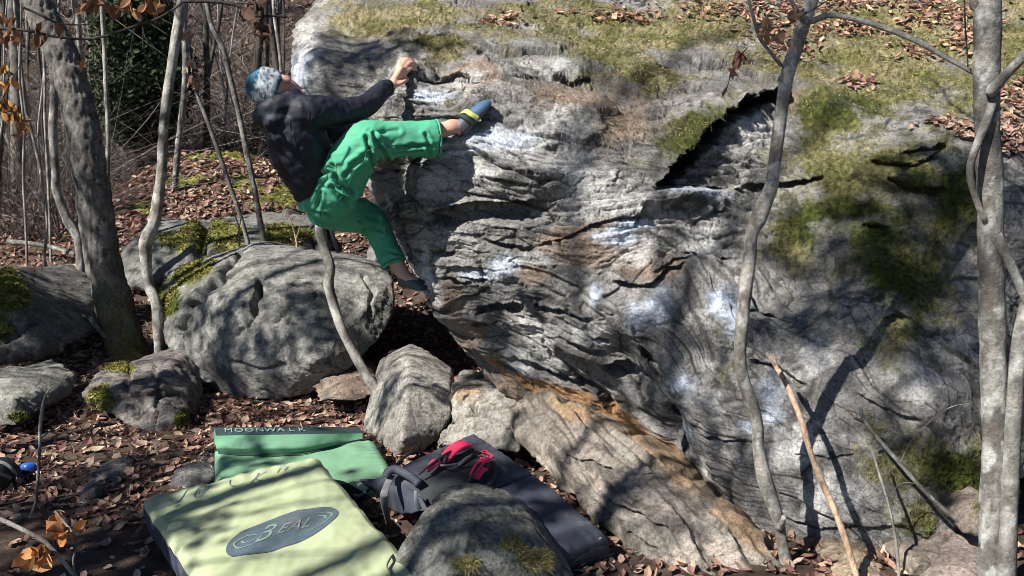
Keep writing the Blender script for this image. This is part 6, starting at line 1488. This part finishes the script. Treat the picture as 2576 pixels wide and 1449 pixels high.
shade_tree('shade_tree', 'tree out of the picture that shades the dark mossy boulder on the left', -6.6, 3.6, 8.0, 0.10,
    [(100,800,6.4,4.9,0.45,6,511),(180,830,6.4,5.1,0.40,5,372),(20,900,5.8,5.1,0.36,4,232),(520,780,6.0,6.3,0.24,5,93),(720,900,5.6,6.6,0.22,5,77),(380,1000,5.2,5.9,0.26,4,124),(640,1040,5.2,6.5,0.24,5,62),(600,900,5.7,6.5,0.28,5,170),(780,780,5.7,6.6,0.24,5,124),(450,640,8.5,7.6,0.4,5,248),(700,600,8.6,8.0,0.4,5,248),(300,480,10.5,8.7,0.5,5,248),(860,860,5.6,6.6,0.2,4,93)], 34, 5, (-0.05, 0.0))
shade_tree('shade_tree', 'bare tree out of the picture behind the left edge', -7.6, 2.2, 9.0, 0.10, [(600,700,6.5,7.2,0.3,6,10),(850,800,6.0,7.2,0.3,6,10),(330,600,8,7.0,0.4,5,30)], 35, 8)
shade_tree('shade_tree', 'bare tree out of the picture beside the viewer', -5.8, -2.0, 11.0, 0.06, [(1500,650,4.2,10.2,0.3,6,8),(1350,500,4.3,10.2,0.3,6,6),(1700,250,4.8,10.4,0.3,6,10)], 36, 8)

# overhanging twigs with dead leaves along the top edge and in the near corner
def leafy_twig(name, label, pts, width, clusters, seed, side=(), style='dark', size=(0.05, 0.085), pal=BROWN):
    rg_ = np.random.RandomState(seed); o0 = np.array(P(*pts[0]))
    root = empty(name, o0); tag(root, label, 'branch')
    path, rad = px_limb(pts, width); V, F, C = limb_mesh(path, rad, 6, style, seed, 0.08, step=0.03)
    b = Bag(); b.add(V - o0, F, C); b.build('stem', m_bark, root)
    for sp, sw in side:
        p2, r2 = px_limb(sp, sw); V, F, C = limb_mesh(p2, r2, 5, style, seed, 0.08, step=0.03); b = Bag(); b.add(V - o0, F, C); b.build('twig', m_bark, root)
    LMs = []
    for k in range(4):
        V = leaf_array(np.zeros((1, 3)), np.array([[0, 0, 1.0]]), np.array([1.0]), rg_, 0.1); b = Bag(); b.add(V.reshape(-1, 3), LEAF_F, np.repeat(pal[k % len(pal)][None], 8, 0)); me = b.mesh('leaf', False); me.materials.append(m_leaf); LMs.append(me)
    for (u, v, Y, r, n) in clusters:
        for k in range(n):
            o = bpy.data.objects.new('leaf', LMs[rg_.randint(4)]); COL.objects.link(o); o.parent = root
            o.location = np.array(P(u + rg_.normal(0, r), v + abs(rg_.normal(0, r * 0.8)), Y + rg_.normal(0, 0.03))) - o0
            s_ = rg_.uniform(*size); o.scale = (s_, s_, s_); o.rotation_euler = (rg_.uniform(-1.6, 1.6), rg_.uniform(0.3, 1.9), rg_.uniform(0, 6.28))
    return root
leafy_twig('leafy_branch', 'overhanging thin branch with brown dead leaves across the upper left corner', [(-40,70,3.6),(60,76,3.6),(150,94,3.6),(240,96,3.6),(330,68,3.6),(400,45,3.6),(460,5,3.6),(480,-30,3.6)], [7,7,6,6,6,6,6,6], [(205,12,3.6,14,5),(255,8,3.6,18,6),(290,20,3.6,10,4),(340,5,3.6,16,6),(385,12,3.6,14,6),(40,70,3.6,26,9),(10,40,3.6,18,7),(90,88,3.6,16,5),(205,160,3.6,4,2),(165,78,3.6,8,3)], 41,
    [([(330,68,3.6),(357,55,3.6),(360,100,3.6),(358,128,3.6)], [3,3,3,2]), ([(357,50,3.6),(362,85,3.6),(380,120,3.6),(408,148,3.6)], [4,3,3,2]), ([(365,50,3.6),(395,70,3.6),(425,90,3.6)], [3,3,2]), ([(340,65,3.6),(332,100,3.6),(328,135,3.6)], [2,2,2]), ([(100,-20,3.6),(130,0,3.6),(175,45,3.6)], [3,3,2]), ([(60,20,3.6),(95,35,3.6),(150,60,3.6),(220,62,3.6)], [6,6,5,3])])
leafy_twig('leafy_branch', 'dark overhanging branch with curled leaves above the climber', [(455,4,3.4),(520,3,3.4),(585,10,3.4),(620,25,3.4),(645,40,3.4),(690,40,3.4),(722,43,3.4)], [9,9,9,8,8,6,5], [(620,30,3.4,8,4),(650,60,3.4,10,6),(672,80,3.4,8,6),(640,12,3.4,8,3)], 42, [([(620,20,3.4),(635,50,3.4),(660,75,3.4),(680,90,3.4)], [6,5,4,2]), ([(590,8,3.4),(640,10,3.4),(660,14,3.4)], [4,4,3])], pal=np.array([(0.07, 0.04, 0.03), (0.10, 0.055, 0.04), (0.05, 0.03, 0.025), (0.09, 0.05, 0.035)]))
leafy_twig('leafy_twig', 'tuft of curled dry leaves on the bare leaning pole', [(493,228,7.95),(488,200,7.95),(483,160,7.95),(478,120,7.95)], [5,4,4,3], [(492,190,7.95,9,9),(485,160,7.95,8,7),(475,85,7.95,7,6),(488,210,7.95,8,6)], 43, size=(0.07, 0.12), pal=np.array([(0.34, 0.21, 0.15), (0.42, 0.28, 0.20), (0.26, 0.15, 0.10), (0.38, 0.25, 0.18)]))
leafy_twig('leafy_twig', 'hanging string of curled brown leaves in front of the boulder top', [(1880,120,3.25),(1862,140,3.24),(1848,165,3.23),(1838,190,3.23),(1828,225,3.23)], [3,3,2,2,2], [(1858,138,3.24,6,3),(1850,160,3.23,6,3),(1840,182,3.23,5,3),(1826,228,3.23,3,1)], 44, size=(0.045, 0.06), pal=np.array([(0.27, 0.13, 0.10), (0.33, 0.17, 0.13), (0.40, 0.26, 0.13), (0.24, 0.11, 0.09)]))
leafy_twig('leafy_twig', 'dry leaves on a fine twig at the top of the slim crooked trunk', [(2030,30,3.25),(1985,62,3.24),(1940,72,3.24),(1905,80,3.24)], [4,3,3,2], [(1930,60,3.24,16,8),(1960,90,3.24,10,5),(1985,110,3.24,8,3),(1940,95,3.24,8,3),(2000,20,3.24,14,4)], 45, [([(2010,45,3.25),(2060,15,3.24),(2100,-10,3.23)], [3,3,2])], size=(0.04, 0.06), pal=np.array([(0.36, 0.20, 0.12), (0.44, 0.28, 0.18), (0.26, 0.14, 0.10), (0.40, 0.24, 0.14)]))
leafy_twig('near_twig', 'twig with big orange dead leaves in the near left corner', [(-30,1296,2.62),(0,1306,2.62),(50,1329,2.6),(113,1363,2.58),(150,1403,2.56),(190,1450,2.54),(215,1480,2.52)], [13,13,13,12,12,11,11], [(130,1320,2.58,14,5),(150,1345,2.57,10,4),(85,1385,2.55,18,6),(115,1405,2.55,12,4),(205,1320,2.58,6,2),(150,1300,2.58,8,2),(60,1410,2.55,10,3)], 46,
    [([(138,1285,2.6),(155,1305,2.59),(175,1330,2.58),(190,1352,2.57),(192,1380,2.56),(184,1405,2.55),(186,1445,2.54)], [6,6,7,8,7,6,5]), ([(135,1290,2.6),(150,1283,2.6),(165,1290,2.6)], [2,2,2])], size=(0.05, 0.085), style='grey', pal=np.array([(0.36, 0.15, 0.05), (0.46, 0.24, 0.11), (0.28, 0.11, 0.04), (0.42, 0.20, 0.08)]))
leafy_twig('leafy_twig', 'orange dry foliage on thin twigs beside the left picture edge', [(-40,330,8.0),(0,260,8.0),(30,200,8.0),(60,150,8.0)], [5,4,3,2], [(10,170,8.0,16,12),(20,260,8.0,18,14),(35,290,8.0,16,12),(15,210,8.0,14,9),(60,320,8.0,12,6)], 48, [([(0,260,8.0),(40,280,8.0),(70,300,8.0)], [3,2,2])], size=(0.08, 0.13), pal=np.array([(0.36, 0.17, 0.05), (0.42, 0.23, 0.08), (0.28, 0.13, 0.05), (0.34, 0.20, 0.07)]))
leafy_twig('hanging_twig', 'fine dark twig hanging just left of the thick right trunk', [(2425,-30,3.1),(2428,60,3.1),(2432,120,3.1),(2435,168,3.1)], [4,4,4,3], [], 47, style='dark')
